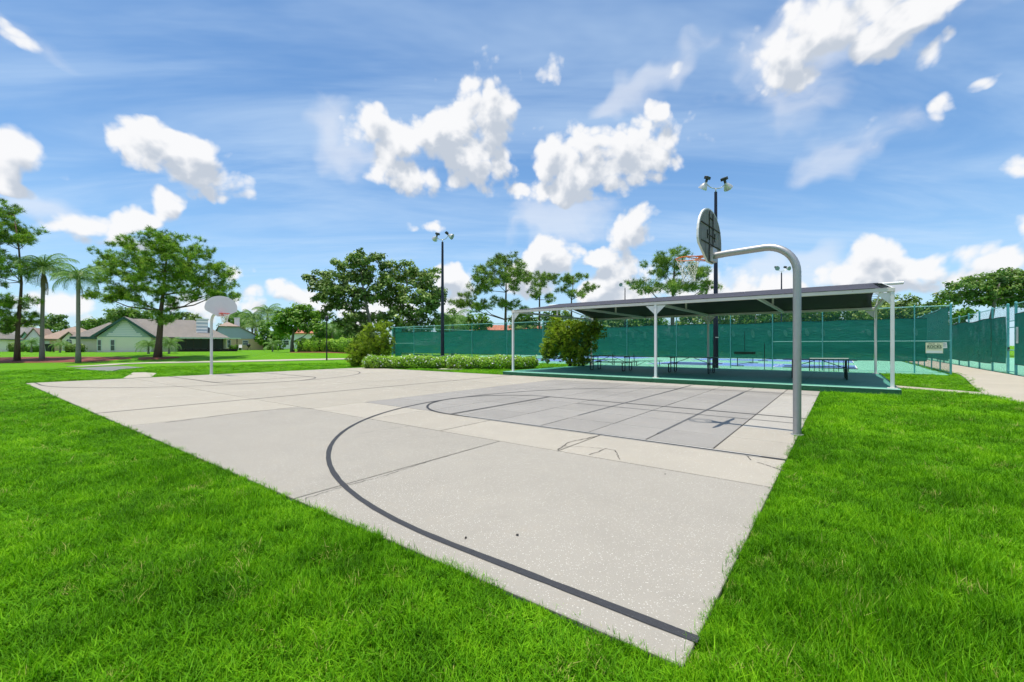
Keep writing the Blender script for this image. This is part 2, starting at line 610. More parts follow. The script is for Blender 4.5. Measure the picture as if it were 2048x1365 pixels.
M_FADED = plain('faded_line_paint', (0.10, 0.10, 0.10), 0.8, 0.35, 3, fine=0.4)
M_WHITE_LINE = plain('white_line_paint', (0.72, 0.72, 0.70), 0.7, 0.12, 4)
M_WORN_WHITE = plain('worn_white_line_paint', (0.55, 0.54, 0.50), 0.8, 0.2, 4, fine=0.3, dirt=(0.33, 0.31, 0.27))
M_CRACK = plain('crack', (0.05, 0.045, 0.04), 0.95, 0.3, 10)
M_ASPH = plain('asphalt', (0.19, 0.19, 0.185), 0.9, 0.2, 2, fine=0.25, bump=0.3, bscale=90)
M_MULCH = plain('red_mulch', (0.20, 0.062, 0.04), 0.95, 0.35, 9, fine=0.4, bump=1.0, bscale=30, col2=(0.12, 0.05, 0.035))
M_GALV = plain('galvanised_steel', (0.40, 0.395, 0.395), 0.48, 0.16, 2.5, metal=0.75, fine=0.1, stretch=(1, 1, 0.4), dirt=(0.33, 0.31, 0.29), spec=0.5)
M_GALV_PAINT = plain('white_grey_painted_steel', (0.62, 0.61, 0.59), 0.5, 0.12, 3, dirt=(0.4, 0.36, 0.3))
M_WHITE = plain('white_painted_steel', (0.74, 0.735, 0.71), 0.45, 0.10, 2.5, dirt=(0.52, 0.45, 0.38))
M_RUSTY = plain('rust_stained_white_steel', (0.70, 0.66, 0.60), 0.55, 0.12, 2.5, stretch=(1, 1, 3), dirt=(0.42, 0.20, 0.11))
M_CANOPY = plain('charcoal_canopy_cloth', (0.058, 0.058, 0.072), 0.8, 0.15, 0.8, spec=0.15, bump=0.15, bscale=25)
M_PAD = plain('green_painted_concrete', (0.055, 0.235, 0.165), 0.6, 0.15, 0.7, fine=0.12, col2=(0.07, 0.26, 0.19), bump=0.1, bscale=60)
M_PAD_SUNLIT = plain('sunlit_pad_green', (0.20, 0.46, 0.34), 0.6, 0.15, 2.0, fine=0.15)  # pad green lightened: sunlight in front of the canopy shadow, put into the colour
M_PAD_SIDE = plain('dark_green_kerb_paint', (0.022, 0.115, 0.055), 0.75, 0.3, 3.0, fine=0.3, bump=0.8, bscale=12)
M_TABLE = plain('dark_green_coated_steel', (0.018, 0.085, 0.06), 0.4, 0.2, 4)
M_TUBE = plain('black_green_tube', (0.006, 0.022, 0.017), 0.35, 0.2, 4)
M_POST = plain('teal_green_fence_paint', (0.10, 0.38, 0.38), 0.45, 0.15, 3, fine=0.1)
M_VENT = plain('faded_vent_flap', (0.05, 0.27, 0.22), 0.6, 0.3, 4)
M_RAIL_LIT = plain('toplit_teal_rail', (0.24, 0.52, 0.50), 0.4, 0.12, 3)  # fence teal made paler: light from above put into the rail colour
M_LINK = mesh_cloth('chain_link_green', (0.035, 0.20, 0.16), 0.3, 0.075, 'diag', wire=0.10, rough=0.45)
M_SCREEN = mesh_cloth('green_wind_screen', (0.018, 0.215, 0.16), 0.96, 1, 'cloth')
M_SCREEN_THIN = mesh_cloth('thin_green_wind_screen', (0.016, 0.20, 0.15), 0.99, 1, 'cloth')
M_HEM = plain('black_hem', (0.012, 0.02, 0.02), 0.8, 0.2, 4)
M_NAVY = plain('navy_pole_paint', (0.010, 0.013, 0.032), 0.4, 0.2, 2)
M_LAMP = plain('floodlight_housing', (0.62, 0.60, 0.57), 0.35, 0.15, 6, metal=0.5, dirt=(0.35, 0.33, 0.3))
M_BALLAST = plain('black_ballast_box', (0.03, 0.035, 0.03), 0.5, 0.2, 6)
M_LENS = plain('dull_lamp_glass', (0.24, 0.27, 0.26), 0.15, 0.1, 6, spec=0.8)
M_RIM_O = plain('orange_rim_paint', (0.72, 0.19, 0.035), 0.45, 0.18, 8, dirt=(0.40, 0.12, 0.05))
M_RIM_R = plain('red_rim_paint', (0.62, 0.05, 0.03), 0.45, 0.15, 8)
M_NET = plain('white_net_cord', (0.76, 0.74, 0.68), 0.8, 0.1, 8)
M_BOARD = plain('white_backboard', (0.74, 0.70, 0.695), 0.5, 0.06, 3)
M_BOARD_OLD = plain('weathered_backboard_back', (0.22, 0.205, 0.20), 0.8, 0.3, 3.0, stretch=(4, 4, 0.4), fine=0.2, col2=(0.13, 0.12, 0.115), dirt=(0.06, 0.055, 0.045))
M_MILDEW = plain('mildew_black_rib', (0.035, 0.033, 0.028), 0.8, 0.3, 8, col2=(0.12, 0.11, 0.08))
M_COURT_G = plain('tennis_green', (0.17, 0.43, 0.29), 0.75, 0.08, 0.5, fine=0.05)
M_COURT_B = plain('pickleball_blue', (0.13, 0.23, 0.50), 0.75, 0.08, 0.5, fine=0.05)

M_PINE = leaf_mat('pine_needles', (0.05, 0.105, 0.012), (0.20, 0.36, 0.03), (0.52, 0.68, 0.07), 0.16)
M_PINE2 = leaf_mat('pine_needles_light', (0.05, 0.10, 0.016), (0.17, 0.28, 0.034), (0.42, 0.54, 0.08), 0.18)
M_OAK = leaf_mat('oak_leaves', (0.055, 0.105, 0.02), (0.16, 0.255, 0.05), (0.42, 0.52, 0.14), 0.2)
M_GREEN = leaf_mat('bright_leaves', (0.059, 0.146, 0.017), (0.124, 0.263, 0.023), (0.251, 0.409, 0.040), 0.35)
M_WOODS = leaf_mat('wood_leaves', (0.056, 0.122, 0.025), (0.133, 0.246, 0.047), (0.282, 0.395, 0.085), 0.3, dry=(0.27, 0.26, 0.09))
M_JUNI = leaf_mat('juniper_leaves', (0.09, 0.15, 0.012), (0.28, 0.40, 0.022), (0.55, 0.66, 0.045), 0.2, dry=(0.45, 0.34, 0.12))
M_HEDGE = leaf_mat('hedge_leaves', (0.113, 0.246, 0.023), (0.285, 0.493, 0.034), (0.531, 0.759, 0.086), 0.3)
M_PALM = leaf_mat('palm_leaflets', (0.077, 0.173, 0.038), (0.173, 0.307, 0.077), (0.326, 0.461, 0.134), 0.3)
M_FLOWER = plain('white_blossom', (0.78, 0.77, 0.76), 0.6, 0.05, 8)
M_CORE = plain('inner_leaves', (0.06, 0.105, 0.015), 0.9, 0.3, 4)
M_BARK = plain('pine_bark', (0.11, 0.07, 0.05), 0.9, 0.35, 5, stretch=(2, 2, 0.5), fine=0.3, bump=1.0, bscale=14)
M_BARK2 = plain('grey_bark', (0.16, 0.14, 0.115), 0.9, 0.3, 5, stretch=(2, 2, 0.6), fine=0.3, bump=0.8, bscale=14)
M_PALMTRUNK = plain('palm_trunk', (0.24, 0.215, 0.19), 0.9, 0.25, 3, stretch=(0.5, 0.5, 4), fine=0.2, bump=0.8, bscale=10)
M_DEADFROND = plain('dry_frond', (0.23, 0.18, 0.09), 0.9, 0.3, 5)

M_CREAM = plain('cream_stucco', (0.92, 0.79, 0.69), 0.85, 0.06, 1.0, bump=0.2, bscale=30)
M_PALEBLUE = plain('pale_blue_siding', (0.42, 0.47, 0.54), 0.7, 0.06, 1.5)
M_WHITEWOOD = plain('white_siding', (0.90, 0.84, 0.84), 0.7, 0.05, 1.5)
M_ROOF = plain('brown_shingle', (0.215, 0.192, 0.168), 0.9, 0.22, 1.2, fine=0.25, bump=0.6, bscale=9)
M_ROOF2 = plain('tan_shingle', (0.33, 0.245, 0.19), 0.9, 0.22, 1.2, fine=0.25, bump=0.6, bscale=9)
M_ROOF_RED = plain('red_clay_tile', (0.46, 0.17, 0.10), 0.85, 0.25, 1.5, fine=0.25)
M_ROOF_GREY = plain('grey_shingle', (0.30, 0.28, 0.26), 0.9, 0.2, 1.2, fine=0.25)
M_TAN = plain('tan_stucco', (0.66, 0.45, 0.28), 0.85, 0.06, 1.0)
M_PEACH = plain('peach_stucco', (0.78, 0.52, 0.38), 0.85, 0.06, 1.0)
M_TEAL = plain('teal_stucco', (0.33, 0.50, 0.48), 0.85, 0.06, 1.0)
M_TRIM = plain('dark_green_trim', (0.05, 0.11, 0.10), 0.6, 0.1, 3)
M_WTRIM = plain('white_trim', (0.76, 0.76, 0.74), 0.6, 0.05, 3)
M_GLASS = plain('dark_window_glass', (0.06, 0.075, 0.08), 0.08, 0.15, 1, spec=0.8)
M_PSCREEN = plain('dark_porch_screen', (0.012, 0.016, 0.016), 0.35, 0.3, 0.6)
M_BROWN = plain('dark_brown_frame', (0.03, 0.02, 0.016), 0.6, 0.2, 4)
M_BIN = plain('black_bin_plastic', (0.02, 0.02, 0.022), 0.5, 0.2, 4)
M_PLASTIC = plain('white_plastic', (0.74, 0.70, 0.68), 0.5, 0.05, 4)
M_SIGN = plain('cream_sign', (0.72, 0.72, 0.50), 0.6, 0.05, 5)
M_PAPER = plain('white_sign', (0.76, 0.77, 0.76), 0.6, 0.04, 5)
M_INK = plain('dark_sign_ink', (0.05, 0.09, 0.05), 0.7, 0.1, 5)


def grass_mats():
    # blades
    m, T, out = mat_new('grass_blades')
    tip = T.n('ShaderNodeAttribute', attribute_name='rnd').outputs['Fac']
    geo = T.n('ShaderNodeNewGeometry')
    oi = T.n('ShaderNodeObjectInfo').outputs['Random']
    n = T.noise(geo.outputs['Position'], 0.55, 5, 0.6).outputs[0]
    n2 = T.noise(geo.outputs['Position'], 3.2, 4, 0.6).outputs[0]
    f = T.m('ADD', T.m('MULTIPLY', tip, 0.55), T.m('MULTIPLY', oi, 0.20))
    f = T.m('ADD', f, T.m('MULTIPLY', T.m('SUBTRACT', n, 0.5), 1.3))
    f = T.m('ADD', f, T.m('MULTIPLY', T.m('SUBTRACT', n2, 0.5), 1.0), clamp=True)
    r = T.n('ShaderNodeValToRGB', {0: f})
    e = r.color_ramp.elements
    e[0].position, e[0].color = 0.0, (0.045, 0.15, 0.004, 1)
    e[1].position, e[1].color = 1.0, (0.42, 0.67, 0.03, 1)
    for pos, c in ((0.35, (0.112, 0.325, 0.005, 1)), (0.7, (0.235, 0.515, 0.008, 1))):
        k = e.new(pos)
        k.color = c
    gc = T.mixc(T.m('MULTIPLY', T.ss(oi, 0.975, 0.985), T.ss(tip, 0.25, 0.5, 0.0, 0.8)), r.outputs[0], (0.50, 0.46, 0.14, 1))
    b = T.n('ShaderNodeBsdfPrincipled', {'Base Color': gc, 'Roughness': 0.6, 'Specular IOR Level': 0.12})
    tr = T.n('ShaderNodeBsdfTranslucent', {'Color': T.mixc(1.0, gc, (1.0, 1.1, 0.5, 1), 'MULTIPLY')})
    mx = T.n('ShaderNodeMixShader', {0: 0.35, 1: b.outputs[0], 2: tr.outputs[0]})
    T.link(mx.outputs[0], out.inputs[0])
    # soil and thatch below, turf in the distance
    m2, T, out = mat_new('lawn_turf')
    geo = T.n('ShaderNodeNewGeometry')
    p = geo.outputs['Position']
    n = T.noise(p, 0.35, 4, 0.6).outputs[0]
    n2 = T.noise(p, 14.0, 4, 0.7).outputs[0]
    f = T.m('ADD', T.m('MULTIPLY', n, 0.75), T.m('MULTIPLY', n2, 0.45), clamp=True)
    r = T.n('ShaderNodeValToRGB', {0: f})
    e = r.color_ramp.elements
    e[0].position, e[0].color = 0.25, (0.068, 0.21, 0.005, 1)
    e[1].position, e[1].color = 0.90, (0.145, 0.335, 0.009, 1)
    b = T.n('ShaderNodeBsdfPrincipled', {'Base Color': r.outputs[0], 'Roughness': 0.85, 'Specular IOR Level': 0.1})
    bp = T.n('ShaderNodeBump', {'Height': T.noise(p, 25.0, 4, 0.7).outputs[0], 'Strength': 0.8, 'Distance': 0.06})
    T.link(bp.outputs[0], b.inputs['Normal'])
    T.link(b.outputs[0], out.inputs[0])
    return m, m2


M_GRASS, M_TURF = grass_mats()

# ------------------------------------------------------------------ the ground
def build_lawn():
    xs = np.unique(np.concatenate([np.linspace(-1500, -120, 14), np.linspace(-120, -40, 41), np.linspace(-40, 45, 86), np.linspace(45, 1500, 16)]))
    ys = np.unique(np.concatenate([np.linspace(-400, -20, 8), np.linspace(-20, 70, 91), np.linspace(70, 160, 19), np.linspace(160, 2500, 14)]))
    X, Y = np.meshgrid(xs, ys)
    Z = hgt(X, Y) - 0.035
    V = np.stack([X, Y, Z], -1).reshape(-1, 3)
    nx, ny = len(xs), len(ys)
    i, j = np.meshgrid(np.arange(nx - 1), np.arange(ny - 1))
    a = (j * nx + i).ravel()
    fc = np.stack([a, a + 1, a + nx + 1, a + nx], -1).ravel()
    me = np_mesh('lawn', V, fc, 4)
    o = obj('lawn', me, M_TURF, smooth=True)
    tag(o, 'wide bright green mown lawn around the courts', kind='structure')


build_lawn()
CL, CWID = 25.2, 15.3                     # court length (v) and width (u)
KEEP_OUT = []                            # ground polygons without grass


def uv_poly(pts, z=0.0):
    return [CW(u, v, z) for (u, v) in pts]


def slab_mesh(lo, hi, z0, z1, bev=0.006):
    """slab in court coordinates with a small chamfer on its upper edge"""
    (u0, v0), (u1, v1) = lo, hi
    b = bev
    vs = [CW(u0, v0, z0), CW(u1, v0, z0), CW(u1, v1, z0), CW(u0, v1, z0),
          CW(u0, v0, z1 - b), CW(u1, v0, z1 - b), CW(u1, v1, z1 - b), CW(u0, v1, z1 - b),
          CW(u0 + b, v0 + b, z1), CW(u1 - b, v0 + b, z1), CW(u1 - b, v1 - b, z1), CW(u0 + b, v1 - b, z1)]
    fs = [(8, 9, 10, 11)]
    for k in range(4):
        l = (k + 1) % 4
        fs.append((k, l, 4 + l, 4 + k))
        fs.append((4 + k, 4 + l, 8 + l, 8 + k))
    return MB().add(vs, fs)


def ribbon(pts, w, z, closed=False):
    """flat strip of width w along a list of (x, y) points"""
    P = [Vector((p[0], p[1], 0)) for p in pts]
    n = len(P)
    L, Rr = [], []
    for i in range(n):
        a = P[(i - 1) % n] if (closed or i > 0) else P[i]
        b = P[(i + 1) % n] if (closed or i < n - 1) else P[i]
        d = (b - a).normalized()
        s = Vector((-d.y, d.x, 0)) * (w[i] if isinstance(w, list) else w) / 2
        L.append(P[i] + s + Vector((0, 0, z)))
        Rr.append(P[i] - s + Vector((0, 0, z)))
    fs = []
    for i in range(n if closed else n - 1):
        j = (i + 1) % n
        fs.append((n + i, n + j, j, i))
    return MB().add(L + Rr, fs)


def build_court():
    base = MB()
    base.add(uv_poly([(0.01, 0.01), (CWID - 0.01, 0.01), (CWID - 0.01, CL - 0.01), (0.01, CL - 0.01)], -0.012), [(0, 1, 2, 3)])
    court = base.build('basketball_court', M_DIRT, fix=False)
    tag(court, 'concrete basketball court slab with joints and black painted lines', kind='structure')
    g = 0.013

    def slab(u0, v0, u1, v1, m, gap=g):
        dz = random.uniform(-0.0015, 0.0015)
        slab_mesh((u0 + gap, v0 + gap), (u1 - gap, v1 - gap), -0.05, dz).build('slab', m, court, fix=False)

    for a, b in ((0, 3.7), (3.7, 10.02), (10.02, 14.8), (14.8, 20.0), (20.0, CL)):
        slab(0, a, 3.23, b, M_AGG if b < 12 else M_BEIGE)
    for a, b in ((0, 2.65), (2.65, 5.05), (5.05, 7.1), (7.1, 9.48)):
        slab(3.23, a, 4.72, b, M_SMOOTH)
    for a, b in ((9.48, 14.9), (14.9, 20.0), (20.0, CL)):
        for c, d in ((3.23, 7.7), (7.7, 11.5), (11.5, CWID)):
            slab(c, a, d, b, M_BEIGE)
    us = np.linspace(4.72, CWID, 11)
    vs = [0, 0.92, 1.92, 2.92, 3.92, 4.92, 5.95, 7.0, 8.2, 9.48]
    for i in range(10):
        for j in range(9):
            m = M_GREY
            if j == 0 and i < 2:
                m = M_SMOOTH
            elif j == 0 or i >= 9:
                m = M_GREY2
            slab(us[i], vs[j], us[i + 1], vs[j + 1], m, 0.011)
    z = 0.0045
    # black paint of the near half
    UC, R1, VC = 6.62, 6.38, 1.77

    def arc(uc, vc, ru0, ru1, rv, n=56, flip=1):
        pts = []
        for k in range(n + 1):
            t = math.pi * k / n
            ru = ru0 if t < math.pi / 2 else ru1
            pts.append((uc - ru * math.cos(t), vc + flip * rv * math.sin(t)))
        return pts

    def line(pts, w, m, zz=z):
        p = [CW(u, v) for (u, v) in pts]
        q = []
        for i in range(len(p) - 1):
            k = max(1, int((p[i + 1] - p[i]).length / 0.12))
            q += [p[i].lerp(p[i + 1], j / k) for j in range(k)]
        q.append(p[-1])
        ribbon(q, [w * random.uniform(0.9, 1.1) for _ in q], zz).build('painted_line', m, court, fix=False)

    line([(0.24, 0.0), (0.24, 0.9)] + arc(UC, VC, R1, 7.15, R1) + [(13.75, 0.9), (13.75, 0.0)], 0.062, M_BLACK)
    line([(4.59, 0.0), (4.61, 3.0), (4.62, 6.2)] + arc(UC, 6.2, 2.0, 2.05, 1.95, 32) + [(8.66, 6.2), (8.64, 3), (8.6, 0)], 0.055, M_BLACK, z + 0.004)
    line([(4.65, 6.2), (8.64, 6.2)], 0.05, M_BLACK, z + 0.008)
    line([(4.645, 0.3), (4.665, 3.0), (4.675, 6.0)], 0.022, M_WORN_WHITE)
    line([(4.55, 0.3), (4.57, 3.0), (4.585, 5.6)], 0.016, M_WORN_WHITE)
    line([(0.0, 12.5), (7, 12.55), (CWID, 12.6)], 0.05, M_BLACK)
    # far half
    line([(0.25, CL), (0.25, CL - 1.4)] + arc(UC, CL - 1.6, R1 - 0.0, 6.2, 5.9, 48, -1) + [(12.8, CL - 1.4), (12.8, CL)], 0.055, M_BLACK)
    line([(4.62, CL), (4.62, CL - 5.6)] + arc(UC, CL - 5.6, 2.0, 2.0, 1.9, 28, -1) + [(8.62, CL - 5.6), (8.62, CL)], 0.05, M_BLACK, z + 0.004)
    line([(4.64, CL - 5.6), (8.6, CL - 5.6)], 0.05, M_BLACK, z + 0.008)
    # worn shuffleboard lines
    line([(7.85, 0.0), (7.87, 4.9)], 0.045, M_FADED)
    for v, a, b in ((3.92, 6.2, 14.9), (1.92, 5.3, 13.5)):
        line([(a, v), (b, v + 0.03)], 0.05, M_FADED)

    # cracks: jagged thin strips
    def crack(pix, w0, jag=0.03, n=9):
        pts = []
        for k in range(len(pix) - 1):
            a, b = gp(*pix[k], 0.0), gp(*pix[k + 1], 0.0)
            for s in range(n):
                t = s / n
                p = a.lerp(b, t)
                pts.append((p.x + random.uniform(-jag, jag), p.y + random.uniform(-jag, jag)))
        p = gp(*pix[-1], 0.0)
        pts.append((p.x, p.y))
        w = [w0 * random.uniform(0.35, 1.3) for _ in pts]
        ribbon(pts, w, 0.0035).build('crack', M_CRACK, court, fix=False)

    crack([(1115, 900), (1140, 884), (1195, 873)], 0.02, 0.015)
    crack([(1180, 910), (1212, 898), (1230, 902), (1240, 920)], 0.014, 0.012)
    crack([(1120, 894), (1160, 894), (1205, 898)], 0.009, 0.012)
    crack([(1492, 911), (1502, 921)], 0.014, 0.01)
    crack([(1515, 925), (1545, 935), (1568, 943)], 0.016, 0.012)
    crack([(625, 818), (560, 819), (480, 826), (400, 837), (330, 846)], 0.02, 0.03)
    crack([(722, 868), (767, 860), (822, 852)], 0.008, 0.02)
    crack([(610, 998), (690, 973), (767, 953), (852, 925), (954, 896)], 0.008, 0.012, 14)
    crack([(930, 1079), (933, 1076)], 0.015, 0.004)
    q = []
    for (a, b) in (((0, 0), (CWID, 0)), ((CWID, 0), (CWID, CL)), ((CWID, CL), (0, CL)), ((0, CL), (0, 0))):   # turf creeps a little over the rim
        for k in range(60):
            t = k / 60
            e = 0.012 + 0.03 * abs(math.sin(k * 1.7) * math.sin(k * 0.61 + 1))
            u, v = a[0] + (b[0] - a[0]) * t, a[1] + (b[1] - a[1]) * t
            q.append(CW(min(max(u, e), CWID - e), min(max(v, e), CL - e)))
    KEEP_OUT.append(q)


build_court()

# --- paths
def strip(name, pts, m, label, z=0.012, thick=0.06):
    """paved strip: polygon of ground points with real thickness"""
    bm = MB()
    top = [Vector((p.x, p.y, float(hgt(p.x, p.y)) + z)) for p in pts]
    bm.prism([q - Vector((0, 0, thick)) for q in top], (0, 0, thick))
    o = bm.build(name, m)
    tag(o, label, kind='structure')
    KEEP_OUT.append(pts)
    return o


def band(a_pts, w):
    """offset a polyline of ground points to a closed outline of width w (in depth)"""
    n = len(a_pts)
    L, Q = [], []
    for i in range(n):
        d = (a_pts[min(i + 1, n - 1)] - a_pts[max(i - 1, 0)])
        d.z = 0
        d.normalize()
        s = Vector((-d.y, d.x, 0)) * w / 2
        L.append(a_pts[i] + s)
        Q.append(a_pts[i] - s)
    return L + list(reversed(Q))


def long_path(name, pix, w, m, label, sub=6, z=0.012):
    pts = []
    P = [gp(*p) for p in pix]
    for i in range(len(P) - 1):
        for k in range(sub):
            pts.append(P[i].lerp(P[i + 1], k / sub))
    pts.append(P[-1])
    out = band(pts, w)
    n = len(pts)
    bm = MB()
    vs = [Vector((p.x, p.y, float(hgt(p.x, p.y)) + z)) for p in out]
    lo = [q - Vector((0, 0, 0.08)) for q in vs]
    fs = []
    N2 = 2 * n
    for i in range(n - 1):
        fs.append((i, i + 1, N2 - 2 - i, N2 - 1 - i))
    for i in range(N2):
        j = (i + 1) % N2
        fs.append((i, j, N2 + j, N2 + i))
    bm.add(vs + lo, fs)
    o = bm.build(name, m)
    tag(o, label, kind='structure')
    KEEP_OUT.append(out)


long_path('lawn_path', [(150, 733.5), (205, 731), (240, 728), (300, 726), (400, 724.2), (480, 722.8), (560, 721), (640, 719.3), (700, 718)], 1.3, M_PATH,
          'narrow concrete path across the far lawn below the houses')
strip('path_spur', [gp(246, 757.5), gp(302, 755), gp(313, 747), (gp(290, 745.5)), gp(266, 746)], M_PATH, 'short concrete spur at the court corner')
strip('asphalt_patch', [gp(148, 738), gp(190, 741), gp(222, 743.5), gp(240, 739.5), gp(290, 735.5), gp(245, 733.2), gp(200, 734.5)], M_ASPH, 'grey asphalt patch beside the far path', z=0.02)

# walkway between the two fences on the right
FU, FV0, FV1 = 29.5, -5.0, 40.7          # near tennis fence runs along v at u = FU
RV = -7.5                                # right-hand fence runs along u at v = RV
wk = [CW(75, -5.35), CW(75, RV + 0.12), CW(9, RV + 0.12), CW(9, -5.3), CW(13, -4.6), CW(17, -4.0), CW(21, -4.4), CW(26, -5.0), CW(FU, -5.35)]
strip('walkway', wk, M_PATH, 'concrete walkway between the two green fences')
strip('side_path', [CW(18.7, -1.85), CW(19.6, -1.85), CW(17.9, -4.05), CW(16.9, -4.0)], M_PATH, 'thin concrete strip from the shelter to the walkway')

# tennis / pickleball surface beyond the fence
def build_tennis():
    q = [(FU - 1.0, FV0 + 0.1), (FU + 34, FV0 + 0.1), (FU + 34, FV1 - 0.3), (FU - 1.0, FV1 - 0.3)]
    o = MB().prism(uv_poly(q, -0.03), (0, 0, 0.035)).build('tennis_court', M_COURT_G)
    tag(o, 'light green court surface with blue pickleball courts behind the fence', kind='structure')
    KEEP_OUT.append(uv_poly(q))
    k = 0
    for (u0, vc) in ((32.6, 5.4), (32.6, 24.5), (45.0, 5.4), (45.0, 24.5)):
        MB().add(uv_poly([(u0, vc - 6.7), (u0 + 6.1, vc - 6.7), (u0 + 6.1, vc + 6.7), (u0, vc + 6.7)], 0.0095), [(0, 1, 2, 3)]).build('blue_court', M_COURT_B, o, fix=False)
        for pts in ([(u0, vc - 6.7), (u0 + 6.1, vc - 6.7)], [(u0, vc + 6.7), (u0 + 6.1, vc + 6.7)], [(u0, vc - 2.13), (u0 + 6.1, vc - 2.13)], [(u0, vc + 2.13), (u0 + 6.1, vc + 2.13)],
                    [(u0, vc - 6.7), (u0, vc + 6.7)], [(u0 + 6.1, vc - 6.7), (u0 + 6.1, vc + 6.7)], [(u0 + 3.05, vc - 6.7), (u0 + 3.05, vc - 2.13)], [(u0 + 3.05, vc + 2.13), (u0 + 3.05, vc + 6.7)]):
            k += 1
            ribbon([CW(*p) for p in pts], 0.06, 0.0135 + 0.0003 * (k % 9)).build('painted_line', M_WHITE_LINE, o, fix=False)


build_tennis()
# surface of the court right of the walkway
o = MB().prism(uv_poly([(10, RV - 0.1), (75, RV - 0.1), (75, RV - 30), (10, RV - 30)], -0.03), (0, 0, 0.035)).build('side_tennis_court', M_COURT_G)
tag(o, 'light green court surface behind the right-hand fence', kind='structure')
KEEP_OUT.append(uv_poly([(9.9, RV + 0.1), (75, RV + 0.1), (75, RV - 30), (9.9, RV - 30)]))

# mulch beds
def mulch(name, pts, label):
    cx = sum((p for p in pts), Vector()) / len(pts)
    bm = MB()
    n = len(pts)
    vs = []
    for ring, (s, dz) in enumerate(((1.0, -0.03), (0.96, 0.035), (0.6, 0.06), (0.25, 0.075))):
        for p in pts:
            q = cx.lerp(p, s)
            vs.append(Vector((q.x, q.y, float(hgt(q.x, q.y)) + dz + random.uniform(-0.012, 0.012))))
    fs = []
    for r in range(3):
        for i in range(n):
            j = (i + 1) % n
            fs.append((r * n + i, r * n + j, (r + 1) * n + j, (r + 1) * n + i))
    fs.append(tuple(range(3 * n, 4 * n)))
    bm.add(vs, fs)
    o = bm.build(name, M_MULCH, smooth=True)
    tag(o, label, kind='structure')
    KEEP_OUT.append(pts)


PINE_Y = 41.0


def ellipse(cx, cy, rx, ry, n=28, wob=0.08):
    ph = random.uniform(0, 6)
    out = []
    for k in range(n):
        a = 2 * math.pi * k / n
        s = 1 + wob * math.sin(3 * a + ph) + wob * 0.6 * math.sin(5 * a + 2 * ph)
        out.append(Vector((cx + rx * s * math.cos(a), cy + ry * s * math.sin(a), 0)))
    return out


mulch('mulch_bed', ellipse(-43.0, 39.5, 8.0, 2.6), 'red mulch bed under the pine and palms at the far left')
mulch('mulch_ring', ellipse(at(315, 712, PINE_Y).x, PINE_Y, 1.7, 1.25, 18), 'round red mulch ring at the foot of the big pine')

# ------------------------------------------------------------------ shade shelter
SU0, SU1, SV0, SV1 = 15.75, 24.5, -1.8, 12.9
PADZ = 0.165


